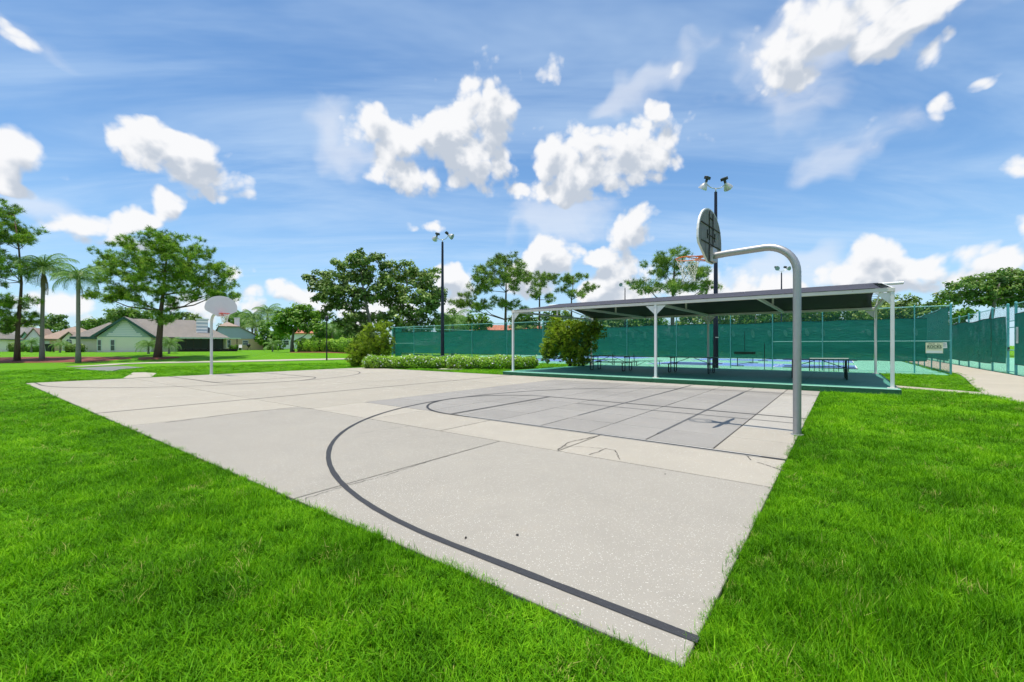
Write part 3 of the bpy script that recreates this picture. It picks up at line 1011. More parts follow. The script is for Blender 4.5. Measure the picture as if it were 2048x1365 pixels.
def build_shelter():
    # concrete pad, its own piece of the setting
    pad = MB().prism(uv_poly([(15.36, SV0 - 0.18), (25.4, SV0 - 0.18), (25.4, SV1 + 0.35), (15.36, SV1 + 0.35)], -0.05), (0, 0, PADZ + 0.05 - 0.004)).build('shelter_pad', M_PAD_SIDE)
    tag(pad, 'green painted concrete pad under the shade shelter', kind='structure')
    vs = np.linspace(SV0 - 0.18, SV1 + 0.35, 7)
    us = [15.36 + 0.32, 18.6, 22.0, 25.4]
    for i in range(6):
        slab_mesh((15.36, vs[i] + (0.004 if i else 0)), (15.36 + 0.32 - 0.002, vs[i + 1] - (0.004 if i < 5 else 0)), PADZ - 0.02, PADZ + 0.004, 0.01).build('sunlit_strip', M_PAD_SUNLIT, pad, fix=False)  # sunlit front strip of the pad, painted as a lighter green
        for j in range(3):
            slab_mesh((us[j] + 0.004, vs[i] + 0.004), (us[j + 1] - 0.004, vs[i + 1] - 0.004), PADZ - 0.02, PADZ + 0.003, 0.004).build('slab', M_PAD, pad, fix=False)
    KEEP_OUT.append(uv_poly([(15.3, SV0 - 0.2), (25.4, SV0 - 0.2), (25.4, SV1 + 0.37), (15.3, SV1 + 0.37)]))

    s = thing('shade_shelter', 'long open shelter with white posts and charcoal fabric gable roof', 'shelter', CW(20, 5.5, PADZ))
    inv = Matrix.Translation(-Vector(s.location))

    def part(bm, name, m, **k):
        bm.v = [tuple(inv @ Vector(p)) for p in bm.v]
        return bm.build(name, m, s, **k)

    EZ, RZ = 3.22, 3.88
    UM = (SU0 + SU1) / 2
    posts = (SV0, 5.55, SV1)
    for v in posts:
        for u in (SU0, SU1):
            b = MB()
            b.bar(CW(u, v, PADZ), CW(u, v, EZ - 0.06), 0.098, 0.098, up=EU)
            p = part(b, 'post', M_WHITE, bevel=0.008)
            b = MB()
            b.box((-0.12, -0.12, 0), (0.12, 0.12, 0.015), Matrix.Translation(CW(u, v, PADZ + 0.004)) @ Matrix.Rotation(ANG, 4, 'Z'))
            f = part(b, 'base_plate', M_RUSTY)
            f.parent = p
            # gusset plates at the head of each post
            for dv in (-1, 1):
                if (v == SV0 and dv < 0) or (v == SV1 and dv > 0):
                    continue
                b = MB()
                v0 = v + dv * 0.055
                poly = [CW(u - 0.006, v0, EZ - 0.09), CW(u - 0.006, v0 + dv * 0.36, EZ - 0.09), CW(u - 0.006, v0 + dv * 0.30, EZ - 0.14), CW(u - 0.006, v0, EZ - 0.44)]
                b.prism(poly, EU * 0.012)
                part(b, 'gusset_plate', M_WHITE)
    # eave beams
    for u, nm, m in ((SU0, 'eave_beam', M_RUSTY), (SU1, 'eave_beam', M_WHITE)):
        b = MB()
        b.bar(CW(u, SV0 - 0.06, EZ), CW(u, SV1 + 0.06, EZ), 0.12, 0.12)
        part(b, nm, m, bevel=0.006)
    # tie beams with king posts and rafters
    for v in np.linspace(SV0, SV1, 5):
        b = MB()
        b.bar(CW(SU0 + 0.062, v, EZ - 0.005), CW(SU1 - 0.062, v, EZ - 0.005), 0.09, 0.10)
        part(b, 'tie_beam', M_WHITE)
        b = MB()
        b.bar(CW(UM, v, EZ + 0.047), CW(UM, v, RZ - 0.055), 0.07, 0.07, up=EU)
        part(b, 'king_post', M_WHITE)
        if v in (SV0, SV1) or abs(v - 5.55) < 0.1:
            for u in (SU0, SU1):
                sg = 1 if u == SU0 else -1
                b = MB()
                b.bar(CW(u + sg * 0.07, v, EZ - 0.42), CW(u + sg * 0.48, v, EZ - 0.055), 0.05, 0.05)
                part(b, 'knee_brace', M_WHITE)
    b = MB()
    b.tube([CW(UM, SV0 - 0.62, RZ), CW(UM, SV1 + 0.6, RZ)], 0.055, 12)
    part(b, 'ridge_pipe', M_WHITE, smooth='angle')
    # fabric: two slopes, slightly sagging, with a scalloped laced edge at the gable ends
    for k, (ua, ub) in enumerate(((SU0 - 0.08, UM), (SU1 + 0.08, UM))):
        nu, nv = 14, 40
        vs_, fs = [], []
        for i in range(nu + 1):
            s_ = i / nu
            for j in range(nv + 1):
                t = j / nv
                v = SV0 + 0.12 + (SV1 - SV0 - 0.24) * t
                edge = 0.10 * math.sin(math.pi * s_)
                v = v + (edge if t < 0.03 else -edge if t > 0.97 else 0)
                bay = math.sin(math.pi * ((t * 4) % 1.0)) ** 2
                sag = -0.085 * math.sin(math.pi * s_) * (0.35 + 0.65 * bay)
                z = EZ + 0.075 + (RZ + 0.065 - EZ - 0.075) * s_ + sag
                vs_.append(CW(ua + (ub - ua) * s_, v, z))
        for i in range(nu):
            for j in range(nv):
                a = i * (nv + 1) + j
                fs.append((a, a + 1, a + nv + 2, a + nv + 1))
        b = MB().add(vs_, fs)
        c = part(b, 'canopy_cloth', M_CANOPY, smooth=True)
        md = c.modifiers.new('thick', 'SOLIDIFY')
        md.thickness = 0.012
        # lacing tails along the end edge
        for i in range(11):
            b = MB()
            s_ = (i + 0.5) / 11
            p = CW(ua + (ub - ua) * s_, SV0 + 0.02, EZ + 0.06 + (RZ - EZ - 0.02) * s_)
            b.bar(p, p + EV * 0.28 + Vector((0, 0, 0.02)), 0.012)
            part(b, 'lacing', M_HEM)
        # end edge rafters
        for v in (SV0, SV1):
            b2 = MB()
            b2.bar(CW(ua + (0.12 if k == 0 else -0.12), v, EZ + 0.055), CW(ub, v, RZ - 0.01), 0.05, 0.05)
            part(b2, 'rafter', M_WHITE)


build_shelter()

# ------------------------------------------------------------------ basketball hoops
def fan_outline(w, h, n=20):
    """fan shaped backboard outline in (x, z), z = 0 at the bottom tip edge"""
    pts = [(-0.16, 0.0), (0.16, 0.0), (w / 2 * 0.93, h * 0.27), (w / 2, h * 0.36)]
    for k in range(n + 1):
        a = math.pi * k / n
        pts.append((w / 2 * math.cos(a), h * 0.40 + (h * 0.60) * math.sin(a) ** 0.9 if 0 < k < n else h * 0.40))
    pts += [(-w / 2, h * 0.36), (-w / 2 * 0.93, h * 0.27)]
    return pts


def make_hoop(name, label, loc, rz, pole_mat, rim_mat, old, pole_r, arm, rim_h, board_w=1.37, board_h=1.02):
    """local frame: the pole stands at the origin, the board faces +x"""
    t = thing(name, label, 'basketball hoop', loc, rz)
    top = rim_h + 0.02
    rb = 0.48
    pts = [(0, 0, -0.1), (0, 0, 0.6), (0, 0, top - rb)]
    for k in range(1, 11):
        a = math.pi / 2 * k / 10
        pts.append((rb * (1 - math.cos(a)), 0, top - rb + rb * math.sin(a)))
    pts += [(0.8 * arm, 0, top - 0.015), (arm - 0.06, 0, top - 0.03)]
    MB().tube(pts, pole_r, 20).build('pole', pole_mat, t, smooth='angle')
    MB().lathe([(pole_r + 0.035, 0.0), (pole_r + 0.03, 0.012), (pole_r + 0.002, 0.014)], Matrix.Identity(4), 20).build('base_collar', pole_mat, t)
    x0 = arm
    zb = rim_h - 0.14
    out = fan_outline(board_w, board_h)
    poly = [Vector((x0 + 0.02, x, zb + z)) for (x, z) in out]
    bd = MB().prism(poly, (0.035, 0, 0)).build('backboard', M_BOARD, t)
    inner = [Vector((x0 + 0.0165, x * 0.965, zb + 0.012 + z * 0.965)) for (x, z) in out]
    MB().prism(inner, (0.003, 0, 0)).build('back_sheet', M_BOARD_OLD if old else M_BOARD, bd)
    # ribs cast into the back of the board
    rm = M_MILDEW if old else M_BOARD
    xr = x0 + 0.008
    for (a, b) in (((-0.11, 0.16), (-0.11, 0.93)), ((0.11, 0.16), (0.11, 0.93)), ((-0.56, 0.34), (0.56, 0.34)), ((-0.56, 0.66), (0.56, 0.66)), ((-0.11, 0.82), (0.11, 0.82)),
                   ((-0.22, 0.5), (0.22, 0.5)), ((-0.22, 0.42), (-0.22, 0.58)), ((0.22, 0.42), (0.22, 0.58))):
        MB().bar((xr, a[0], zb + a[1] * board_h), (xr, b[0], zb + b[1] * board_h), 0.016, 0.015, up=(1, 0, 0)).build('rib', rm, bd)
    MB().box((x0 - 0.06, -0.13, rim_h - 0.12), (x0 - 0.004, 0.13, rim_h + 0.13)).build('mounting_plate', pole_mat, t)
    # rim
    xc = x0 + 0.055 + 0.15 + 0.2286
    rp = []
    for k in range(33):
        a = 2 * math.pi * k / 32
        rp.append((xc + 0.2286 * math.cos(a), 0.2286 * math.sin(a), rim_h))
    rim = MB().tube(rp, 0.011, 8, caps=False).build('rim', rim_mat, t, smooth=True)
    MB().box((x0 + 0.056, -0.09, rim_h - 0.10), (x0 + 0.066, 0.09, rim_h + 0.02)).build('rim_plate', rim_mat, rim)
    b = MB()
    b.prism([(x0 + 0.066, -0.085, rim_h), (x0 + 0.30, -0.13, rim_h), (x0 + 0.235, 0, rim_h), (x0 + 0.30, 0.13, rim_h), (x0 + 0.066, 0.085, rim_h)], (0, 0, 0.012))
    for sy in (-1, 1):
        b.bar((x0 + 0.066, sy * 0.06, rim_h - 0.09), (xc - 0.05, sy * 0.205, rim_h - 0.01), 0.016)
    b.build('rim_bracket', rim_mat, rim)
    # net: diamond cords hanging from the rim
    b = MB()
    n = 12
    rows = [(0.0, 0.222), (0.09, 0.19), (0.17, 0.165), (0.25, 0.142), (0.32, 0.125), (0.38, 0.118), (0.44, 0.125)]
    knots = {}
    rr = random.Random(3)
    for i, (dz, r) in enumerate(rows):
        for k in range(n):
            a = 2 * math.pi * (k + 0.5 * (i % 2)) / n
            j = 0 if i == 0 else 0.010
            knots[i, k] = Vector((xc + r * math.cos(a) + rr.uniform(-j, j), r * math.sin(a) + rr.uniform(-j, j), rim_h - 0.008 - dz + rr.uniform(-j, j)))
    for i in range(len(rows) - 1):
        for k in range(n):
            p = knots[i, k]
            k2 = (k - 1) % n if i % 2 == 0 else (k + 1) % n
            for q in (knots[i + 1, k], knots[i + 1, k2]):
                mid = (p + q) / 2 + Vector((rr.uniform(-.006, .006), rr.uniform(-.006, .006), -0.006))
                b.tube([p, mid, q], 0.0042, 4, caps=False)
    b.build('net', M_NET, t, smooth=True)
    return t


AIM = math.atan2(EV.y, EV.x)
make_hoop('basketball_hoop', 'near galvanised hoop with orange rim, seen from behind its weathered fan board', CW(6.63, 0.03, 0.0), AIM - R(4), M_GALV, M_RIM_O, True, 0.061, 1.36, 3.19)
make_hoop('basketball_hoop', 'far white hoop with red rim at the left end of the court', CW(6.35, CL - 0.1, 0.0), AIM + math.pi, M_GALV_PAINT, M_RIM_R, False, 0.065, 1.25, 3.05, 1.42, 1.02)

# ------------------------------------------------------------------ flood light poles
def make_light(name, label, base, h, heads, r0=0.10, r1=0.06, arm_dir=(1, 0, 0), group='court flood lights'):
    t = thing(name, label, 'light pole', base, 0, group)
    MB().tube([(0, 0, -0.05), (0, 0, h * 0.5), (0, 0, h)], [r0, (r0 + r1) / 2, r1], 12).build('pole', M_NAVY, t, smooth='angle')
    MB().lathe([(r0 + 0.09, 0.0), (r0 + 0.09, 0.03), (r0 + 0.005, 0.04)], Matrix.Identity(4), 12).build('base_plate', M_NAVY, t)
    ad = Vector(arm_dir).normalized()
    n = len(heads)
    span = 0.62
    c = MB()
    c.tube([(0, 0, h), (0, 0, h + 0.22)], 0.035, 8)
    pts = []
    for k in range(13):
        s = -1 + 2 * k / 12
        pts.append(ad * (s * span) + Vector((0, 0, h + 0.22 + 0.33 * abs(s) ** 3)))
    c.tube(pts, 0.03, 8)
    c.build('cross_arm', M_LAMP, t, smooth=True)
    for k, aim in enumerate(heads):
        s = -1 + 2 * k / (n - 1)
        p = ad * (s * span) + Vector((0, 0, h + 0.58))
        d = Vector(aim).normalized()
        q = d.to_track_quat('Z', 'Y').to_matrix().to_4x4()
        M = Matrix.Translation(p) @ q
        hd = MB().lathe([(0.055, -0.02), (0.075, 0.05), (0.17, 0.16), (0.25, 0.34), (0.275, 0.44), (0.262, 0.44)], M, 16, cap0=True).build('lamp_head', M_LAMP, t, smooth='angle')
        MB().lathe([(0.262, 0.435), (0.2, 0.45), (0.0005, 0.455)], M, 16).build('lamp_glass', M_LENS, hd, smooth=True)
        Mb = Matrix.Translation(p) @ (-d * 0.9 + Vector((0, 0, 0.6))).normalized().to_track_quat('Z', 'Y').to_matrix().to_4x4()
        MB().box((-0.055, -0.055, -0.02), (0.055, 0.055, 0.16), Mb).build('ballast_neck', M_BALLAST, hd)
        MB().box((-0.19, -0.11, 0.16), (0.19, 0.11, 0.33), Mb).build('ballast_box', M_BALLAST, hd, bevel=0.015)
    return t


lp = CW(26.6, 5.6)
make_light('light_pole', 'tall navy light pole with twin floodlights rising behind the shade shelter', (lp.x, lp.y, 0), 10.85,
           [(-0.35, 0.5, -0.9), (0.75, 0.5, -0.75)], 0.155, 0.085, (1, 0.1, 0))
MB().box((-0.1, -0.165, 1.95), (0.1, -0.155, 2.0)).build('white_tag', M_PAPER, bpy.data.objects['light_pole'])
p = at(885, 700, 39.5)
make_light('light_pole', 'navy light pole with twin floodlights behind the flowering hedge', (p.x, p.y, 0), 10.85,
           [(-0.5, 0.55, -0.45), (0.95, -0.25, -0.5)], 0.18, 0.095, (0.9, -0.4, 0))
for (x, y, Y, lab) in ((1250, 577, 68.0, 'small distant light pole beyond the court, left of the rear pine'), (1563, 546, 55.0, 'distant light pole beyond the court with two round floodlights facing the camera')):
    p = at(x, y, Y)
    make_light('light_pole', lab, (p.x, p.y, 0), p.z, [(-0.35, -1.0, -0.25), (0.3, -1.0, -0.25)], 0.12, 0.07, (1, 0, 0))

# ------------------------------------------------------------------ fences
def quad_uv(name, a, b, z0, z1, m, parent, nx=12, bulge=0.0, topwave=0.0):
    """upright cloth or wire panel between two ground points with metric uv"""
    a, b = Vector(a), Vector(b)
    L = (b - a).length
    nrm = Vector((-(b - a).y, (b - a).x, 0)).normalized()
    vs, fs, uvs = [], [], []
    nz = 5
    ph = random.uniform(0, 6)
    for i in range(nx + 1):
        t = i / nx
        p = a.lerp(b, t)
        for j in range(nz + 1):
            s = j / nz
            off = bulge * math.sin(7 * t + ph + 2 * s) * math.sin(math.pi * s) if bulge else 0
            zz = z0 + (z1 - z0) * s + (topwave * math.sin(t * math.pi * max(1, round(L / 3))) * (s - 0.3) if topwave else 0)
            vs.append(p + nrm * off + Vector((0, 0, zz)))
            uvs.append((t * L, zz))
    for i in range(nx):
        for j in range(nz):
            q = i * (nz + 1) + j
            fs.append((q, q + nz + 1, q + nz + 2, q + 1))
    bm = MB().add(vs, fs)
    me = bm.mesh(name)
    ul = me.uv_layers.new(name='UVMap')
    for lp_ in me.loops:
        ul.data[lp_.index].uv = uvs[lp_.vertex_index]
    return obj(name, me, m, parent, smooth=True)


def fence(label, a, b, spacing, H, screen=None, screen_m=None, mid=(), posts=None, thick=0.04, side=1):
    """chain link fence from a to b; children are local to a"""
    a, b = Vector(a), Vector(b)
    t = thing('chain_link_fence', label, 'fence', a)
    d = b - a
    L = d.length
    dn = d.normalized()
    nrm = Vector((-dn.y, dn.x, 0)) * side
    if posts is None:
        n = max(1, round(L / spacing))
        posts = [L * i / n for i in range(n + 1)]
    for i, s in enumerate(posts):
        r = thick if i in (0, len(posts) - 1) else thick * 0.82
        p = dn * s
        b_ = MB().tube([p + Vector((0, 0, -0.05)), p + Vector((0, 0, H))], r, 10)
        po = b_.build('post', M_POST, t, smooth='angle')
        MB().lathe([(r * 1.05, 0), (r * 1.2, 0.03), (r * 0.6, 0.07), (0.001, 0.085)], Matrix.Translation(p + Vector((0, 0, H))), 10).build('post_cap', M_POST, po, smooth=True)
        for zz in (0.45, 1.2, 2.1, 2.9):
            MB().lathe([(r * 1.01, 0), (r * 1.16, 0.002), (r * 1.16, 0.028), (r * 1.01, 0.03)], Matrix.Translation(p + Vector((0, 0, zz))), 10).build('tension_band', M_POST, po)
    MB().tube([Vector((0, 0, H - 0.03)), d + Vector((0, 0, H - 0.03))], 0.024, 8).build('top_rail', M_RAIL_LIT, t, smooth='angle')
    MB().tube([Vector((0, 0, 0.08)), d + Vector((0, 0, 0.08))], 0.006, 5).build('tension_wire', M_POST, t)
    for (s0, s1) in mid:
        MB().tube([dn * s0 + Vector((0, 0, 1.72)), dn * s1 + Vector((0, 0, 1.72))], 0.024, 8).build('mid_rail', M_RAIL_LIT, t, smooth='angle')
    off = nrm * 0.055
    for i in range(len(posts) - 1):
        quad_uv('wire_mesh', dn * posts[i] - off * 0.55, dn * posts[i + 1] - off * 0.55, 0.05, H - 0.03, M_LINK, t, 2)
    if screen:
        for (s0, s1, z0, z1, m) in screen:
            pan = quad_uv('wind_screen', dn * s0 + off, dn * s1 + off, z0, z1, m, t, max(4, int((s1 - s0) * 3)), 0.02, 0.05)
            nh = max(4, int((s1 - s0) * 3))
            for zz in (z0, z1):
                h = MB()
                pts = []
                for k in range(nh + 1):
                    q = k / nh
                    ss_ = 1.0 if zz == z1 else 0.0
                    w = 0.05 * math.sin(q * math.pi * max(1, round((s1 - s0) / 3))) * (ss_ - 0.3)
                    pts.append(dn * (s0 + (s1 - s0) * q) + off * 1.12 + Vector((0, 0, zz + w)))
                h.tube(pts, 0.018, 4)
                h.build('hem', M_HEM, pan)
    return t, dn, nrm, L


def along(x):
    """v on the near fence line seen at pixel column x"""
    t = (x - 1024) / F
    o = CW(FU, 0)
    return (o.x - o.y * t) / (-EV.x + EV.y * t)


NV = [along(x) for x in (1902, 1829, 1752, 1645, 1545, 1461, 1353, 1254, 1165, 1086, 1014, 944, 883, 828, 784)]
FA, FB = CW(FU, NV[0]), CW(FU, NV[-1])
posts = [NV_i - NV[0] for NV_i in NV]
pl = posts
scr = []
segs = [(0.9, 3.0, M_SCREEN), (3.06, pl[3], M_SCREEN), (pl[3] + 0.03, pl[6], M_SCREEN), (pl[6] + 0.03, pl[9], M_SCREEN), (pl[9] + 0.03, pl[11], M_SCREEN), (pl[11] + 0.03, pl[13], M_SCREEN), (pl[13] + 0.03, pl[14] - 0.6, M_SCREEN_THIN)]
for (s0, s1, m) in segs:
    scr.append((s0, s1, 0.66, 2.92, m))
nf, NDN, NNR, NL = fence('long green chain-link fence with dark green windscreens behind the shelter', FA, FB, 3.0, 3.58, scr, None, mid=((0, pl[4]), (pl[13], pl[14])), posts=posts, side=-1)
# which side is inside the court? screens hang on the court side (away from the camera)
# vent flaps cut in the screens
for s in np.arange(pl[0] + 1.35, pl[8], 0.98):
    if random.random() < 0.12:
        continue
    ct = NDN * (s + random.uniform(-0.15, 0.15)) + Vector((0, 0, 2.25 + random.uniform(-0.05, 0.05))) + NNR * 0.028
    ring = []
    h = random.uniform(0.16, 0.30)
    for k in range(14):
        a = 2 * math.pi * k / 14
        ring.append(ct + NDN * (0.10 * math.cos(a) + 0.04 * math.sin(a)) + Vector((0, 0, h * math.sin(a))))
    MB().prism(ring, -NNR * 0.006).build('vent_flap', M_VENT, nf)

# return of the near fence along the walkway (far side of the corner) and the far side of the courts
fence('green fence running back from the corner beside the walkway', FA + EU * 0.12, FA + EU * 33.5, 3.0, 3.58,
      [(0.15, 33.3, 0.7, 3.5, M_SCREEN_THIN)], None, side=1)
fence('short end of the tall fence at the far left corner', FB + EU * 0.12, FB + EU * 33.5, 3.0, 3.58, [(0.3, 1.2, 0.3, 3.5, M_SCREEN_THIN)], None, side=-1)
fence('far fence of the tennis courts in front of the woods', CW(FU + 33.9, NV[0]), CW(FU + 33.9, NV[-1]), 3.0, 3.58, [(0.3, NV[-1] - NV[0] - 0.3, 0.66, 2.92, M_SCREEN)], None)

# right-hand fence with gate
def uonr(x):
    t = (x - 1024) / F
    o = CW(0, RV)
    return (o.y * t - o.x) / (EU.x - EU.y * t)


gx = [2032, 2016, 1985, 1959, 1937.5, 1918.5]
gu = [uonr(x) for x in gx]
u_near = gu[0] - 0.02
rposts = [g - gu[1] for g in gu[1:]] + [gu[-1] - gu[1] + 3.1 * k for k in range(1, 12)]
ra = CW(gu[1], RV)
fence('right-hand green fence along the walkway beyond the gate', ra, ra + EU * rposts[-1], 3.0, 3.62,
      [(0.1, rposts[1], 0.55, 3.0, M_SCREEN_THIN), (rposts[1], rposts[3], 0.45, 3.05, M_SCREEN_THIN), (rposts[3], rposts[-1], 0.4, 3.1, M_SCREEN_THIN)], None, mid=((0, rposts[2]),), posts=rposts, thick=0.055, side=1)
rb = CW(gu[0], RV)
lab = 'right-hand green fence nearest the camera at the photo edge'
rf, RDN, RNR, _ = fence(lab, rb, CW(8.0, RV), 3.0, 3.62, [(0.1, gu[0] - 8.2, 0.55, 3.05, M_SCREEN_THIN)], None, mid=((0, gu[0] - 8.0),), thick=0.055, side=-1)
# gate between the two posts
g = thing('fence_gate', 'narrow open green gate frame between the two thick fence posts', 'gate', CW(gu[0], RV))
gw = gu[1] - gu[0]
for zz in (0.15, 1.25, 2.42, 2.75):
    MB().tube([EU * 0.06 + Vector((0, 0, zz)), EU * (gw - 0.06) + Vector((0, 0, zz))], 0.024, 8).build('rail', M_POST, g, smooth='angle')
quad_uv('wire_mesh', EU * 0.06, EU * (gw - 0.06), 2.75, 3.55, M_LINK, g, 2)
MB().box((-0.03, -0.03, -0.1), (0.03, 0.03, 0.1), Matrix.Translation(EU * (gw - 0.12) + Vector((0, 0, 1.3)))).build('latch', M_BALLAST, g)


# --- writing in flat letters
def text(name, s, size, m, M, parent, bold=0.0):
    cu = bpy.data.curves.new('txt', 'FONT')
    cu.body = s
    cu.size = size
    cu.align_x = 'CENTER'
    cu.align_y = 'CENTER'
    cu.offset = bold
    to = bpy.data.objects.new('txt', cu)
    COL.objects.link(to)
    dg = bpy.context.evaluated_depsgraph_get()
    me = bpy.data.meshes.new_from_object(to.evaluated_get(dg))
    bpy.data.objects.remove(to)
    me.transform(M)
    me.materials.clear()
    return obj(name, me, m, parent)


def sign_frame(origin, right, nrm):
    """matrix: x to the viewer's right, y up, z towards the viewer"""
    r = Vector(right).normalized()
    n = Vector(nrm).normalized()
    return Matrix(((r.x, 0, n.x, origin.x), (r.y, 0, n.y, origin.y), (r.z, 1, n.z, origin.z), (0, 0, 0, 1)))


sv = along(1868)
so = CW(FU - 0.09, sv, 1.36)
sg = thing('wall_sign', 'cream and green sign hung on the fence near the corner', 'sign', so)
Mx = sign_frame(Vector((0, 0, 0)), -EV, -EU)
MB().box((-0.33, -0.28, -0.006), (0.33, 0.28, 0.006), Mx).build('sign_board', M_SIGN, sg)
for s, sz, y, b in (('PICK  LL', 0.12, 0.20, 0.0), ('ROCKS', 0.17, 0.05, 0.004), ('- - - - -', 0.08, -0.08, 0.0)):
    text('lettering', s, sz, M_INK, Mx @ Matrix.Translation((0, y, 0.009)), sg, b)
for y in (0.125, -0.03):
    MB().box((-0.27, y - 0.006, 0.0075), (0.27, y + 0.006, 0.0095), Mx).build('rule_line', M_INK, sg)
MB().box((-0.31, -0.265, 0.0075), (0.31, -0.14, 0.0095), Mx).build('pale_band', M_PAPER, sg)
so = CW(FU - 0.09, along(1888.5), 1.5)
sg = thing('notice_sheet', 'small white notice hung right of the cream sign', 'sign', so)
MB().box((-0.09, -0.15, -0.004), (0.09, 0.15, 0.004), Mx @ Matrix.Rotation(R(4), 4, 'Z')).build('sheet', M_PAPER, sg)
for k in range(6):
    MB().box((-0.065, 0.10 - k * 0.035, 0.005), (0.05 + 0.015 * (k % 3 - 1), 0.108 - k * 0.035, 0.006), Mx @ Matrix.Rotation(R(4), 4, 'Z')).build('text_line', M_ASPH, sg)
so = CW(uonr(2039.5), RV + 0.09, 2.0)
sg = thing('rules_board', 'tall white rules board on the fence at the right edge', 'sign', so)
My = sign_frame(Vector((0, 0, 0)), -EU, EV)
MB().box((-0.16, -0.40, -0.006), (0.16, 0.40, 0.006), My).build('board', M_PAPER, sg)
for k in range(13):
    MB().box((-0.12, 0.30 - k * 0.048, 0.007), (0.12 - 0.03 * ((k * 7) % 4) / 3, 0.31 - k * 0.048, 0.008), My).build('text_line', M_ASPH, sg)

# things hanging or standing by the fence
bv = along(1490)
t = thing('court_broom', 'court drag broom hanging on the fence beside the navy pole', 'broom', CW(FU - 0.12, bv, 1.05))
MB().tube([(0, 0, 0.1), (0, 0, 1.35)], 0.016, 6).build('handle', M_TUBE, t)
MB().bar(EV * -0.62, EV * 0.62, 0.06, 0.07).build('head', M_TUBE, t)
b = MB()
for k in range(48):
    q = EV * (-0.6 + 1.2 * k / 47)
    b.bar(q + Vector((0, 0, -0.03)), q + Vector((0, 0, -0.13)) + EU * random.uniform(-0.02, 0.02), 0.016)
o = b.build('bristles', M_BALLAST, t)
o['kind'] = 'stuff'
p = CW(27.4, along(1529) * 0.93)
q = gp(1529, 740.5, 0)
t = thing('stake_post', 'thin dark upright stake standing behind the shelter', 'post', (q.x, q.y, 0))
MB().tube([(0, 0, 0), (0, 0, 1.62)], 0.02, 6).build('rod', M_TUBE, t)
MB().lathe([(0.13, 0), (0.12, 0.03), (0.025, 0.05)], Matrix.Identity(4), 12, cap0=True).build('foot', M_TUBE, t)

# bike rack behind the shelter
a, b_ = gp(1619, 746, 0), gp(1697, 746.5, 0)
t = thing('bike_rack', 'pale grey bike rack of thin bars behind the right picnic table', 'bike rack', a)
d = b_ - a
MB().tube([(0, 0, 0.78), d + Vector((0, 0, 0.78))], 0.024, 8).build('top_bar', M_GALV_PAINT, t)
MB().tube([(0, 0, 0.05), d + Vector((0, 0, 0.05))], 0.02, 8).build('bottom_bar', M_GALV_PAINT, t)
for k in range(9):
    q = d * (k / 8)
    MB().tube([q + Vector((0, 0, 0.0)), q + Vector((0, 0, 0.78))], 0.016 if 0 < k < 8 else 0.024, 6).build('upright', M_TUBE, t)

# portable pickleball nets
for (u0, vc, lab) in ((32.3, 5.4, 'low portable net on the nearest blue court'), (44.7, 5.4, 'low portable net on the blue court farther back'), (32.3, 24.5, 'low portable net on the left blue court')):
    t = thing('court_net', lab, 'net', CW(u0, vc, 0.01))
    L = 6.7
    for s in (0, L):
        MB().tube([EU * s, EU * s + Vector((0, 0, 0.92))], 0.03, 8).build('net_post', M_TUBE, t)
        MB().bar(EU * s - EV * 0.4 + Vector((0, 0, 0.03)), EU * s + EV * 0.4 + Vector((0, 0, 0.03)), 0.05).build('foot', M_TUBE, t)
    MB().tube([EU * 0 + Vector((0, 0, 0.12)), EU * L + Vector((0, 0, 0.12))], 0.02, 6).build('lower_tube', M_TUBE, t)
    quad_uv('net_mesh', EU * 0.03, EU * (L - 0.03), 0.16, 0.86, M_LINK, t, 2)
    MB().bar(EU * 0.03 + Vector((0, 0, 0.88)), EU * (L - 0.03) + Vector((0, 0, 0.88)), 0.008, 0.05).build('headband', M_WTRIM, t)

# ------------------------------------------------------------------ picnic tables and benches
def make_table(label, u, v, rz, length=1.83):
    t = thing('picnic_table', label, 'picnic table', CW(u, v, PADZ + 0.003), rz, 'picnic tables under the shelter')
    hl = length / 2
    for k in range(5):
        y = -0.35 + 0.175 * k
        MB().box((-hl, y - 0.08, 0.735), (hl, y + 0.08, 0.765)).build('top_plank', M_TABLE, t, bevel=0.006)
    for sy in (-1, 1):
        for k in (0, 1):
            y = sy * (0.62 + 0.13 * k)
            MB().box((-hl, y - 0.06, 0.435), (hl, y + 0.06, 0.46)).build('seat_plank', M_TABLE, t, bevel=0.005)
    for sx in (-1, 1):
        x = sx * (hl - 0.32)
        for sy in (-1, 1):
            # looped walk-through leg of bent tube
            pts = [(x, sy * 0.28, 0.73), (x, sy * 0.28, 0.10), (x, sy * 0.31, 0.04), (x, sy * 0.37, 0.018), (x, sy * 0.54, 0.018), (x, sy * 0.60, 0.04), (x, sy * 0.63, 0.10), (x, sy * 0.63, 0.43)]
            MB().tube(pts, 0.024, 8).build('leg', M_TUBE, t, smooth='angle')
        MB().tube([(x, -0.72, 0.42), (x, 0.72, 0.42)], 0.02, 8).build('cross_tube', M_TUBE, t, smooth='angle')
        MB().tube([(x, -0.40, 0.715), (x, 0.40, 0.715)], 0.018, 8).build('top_bearer', M_TUBE, t, smooth='angle')
        MB().tube([(x, 0, 0.42), (sx * 0.12, 0, 0.72)], 0.014, 6).build('brace', M_TUBE, t)
    return t


TR = math.atan2(-EV.y, -EV.x)


def place(px, py):
    """court coordinates of a spot on the pad seen at a pixel"""
    return to_uv(gp(px, py, PADZ))


u1, v1 = place(1222, 741)
make_table('dark green picnic table beside the juniper, farthest left under the shelter', u1, v1, TR, 2.44)
u1, v1 = place(1383, 746)
make_table('dark green picnic table in the middle, right of the centre post', u1, v1, TR, 2.44)
u1, v1 = place(1637, 757)
make_table('dark green picnic table behind the near hoop pole, rightmost under the shelter', u1, v1, TR + 0.05, 2.4)


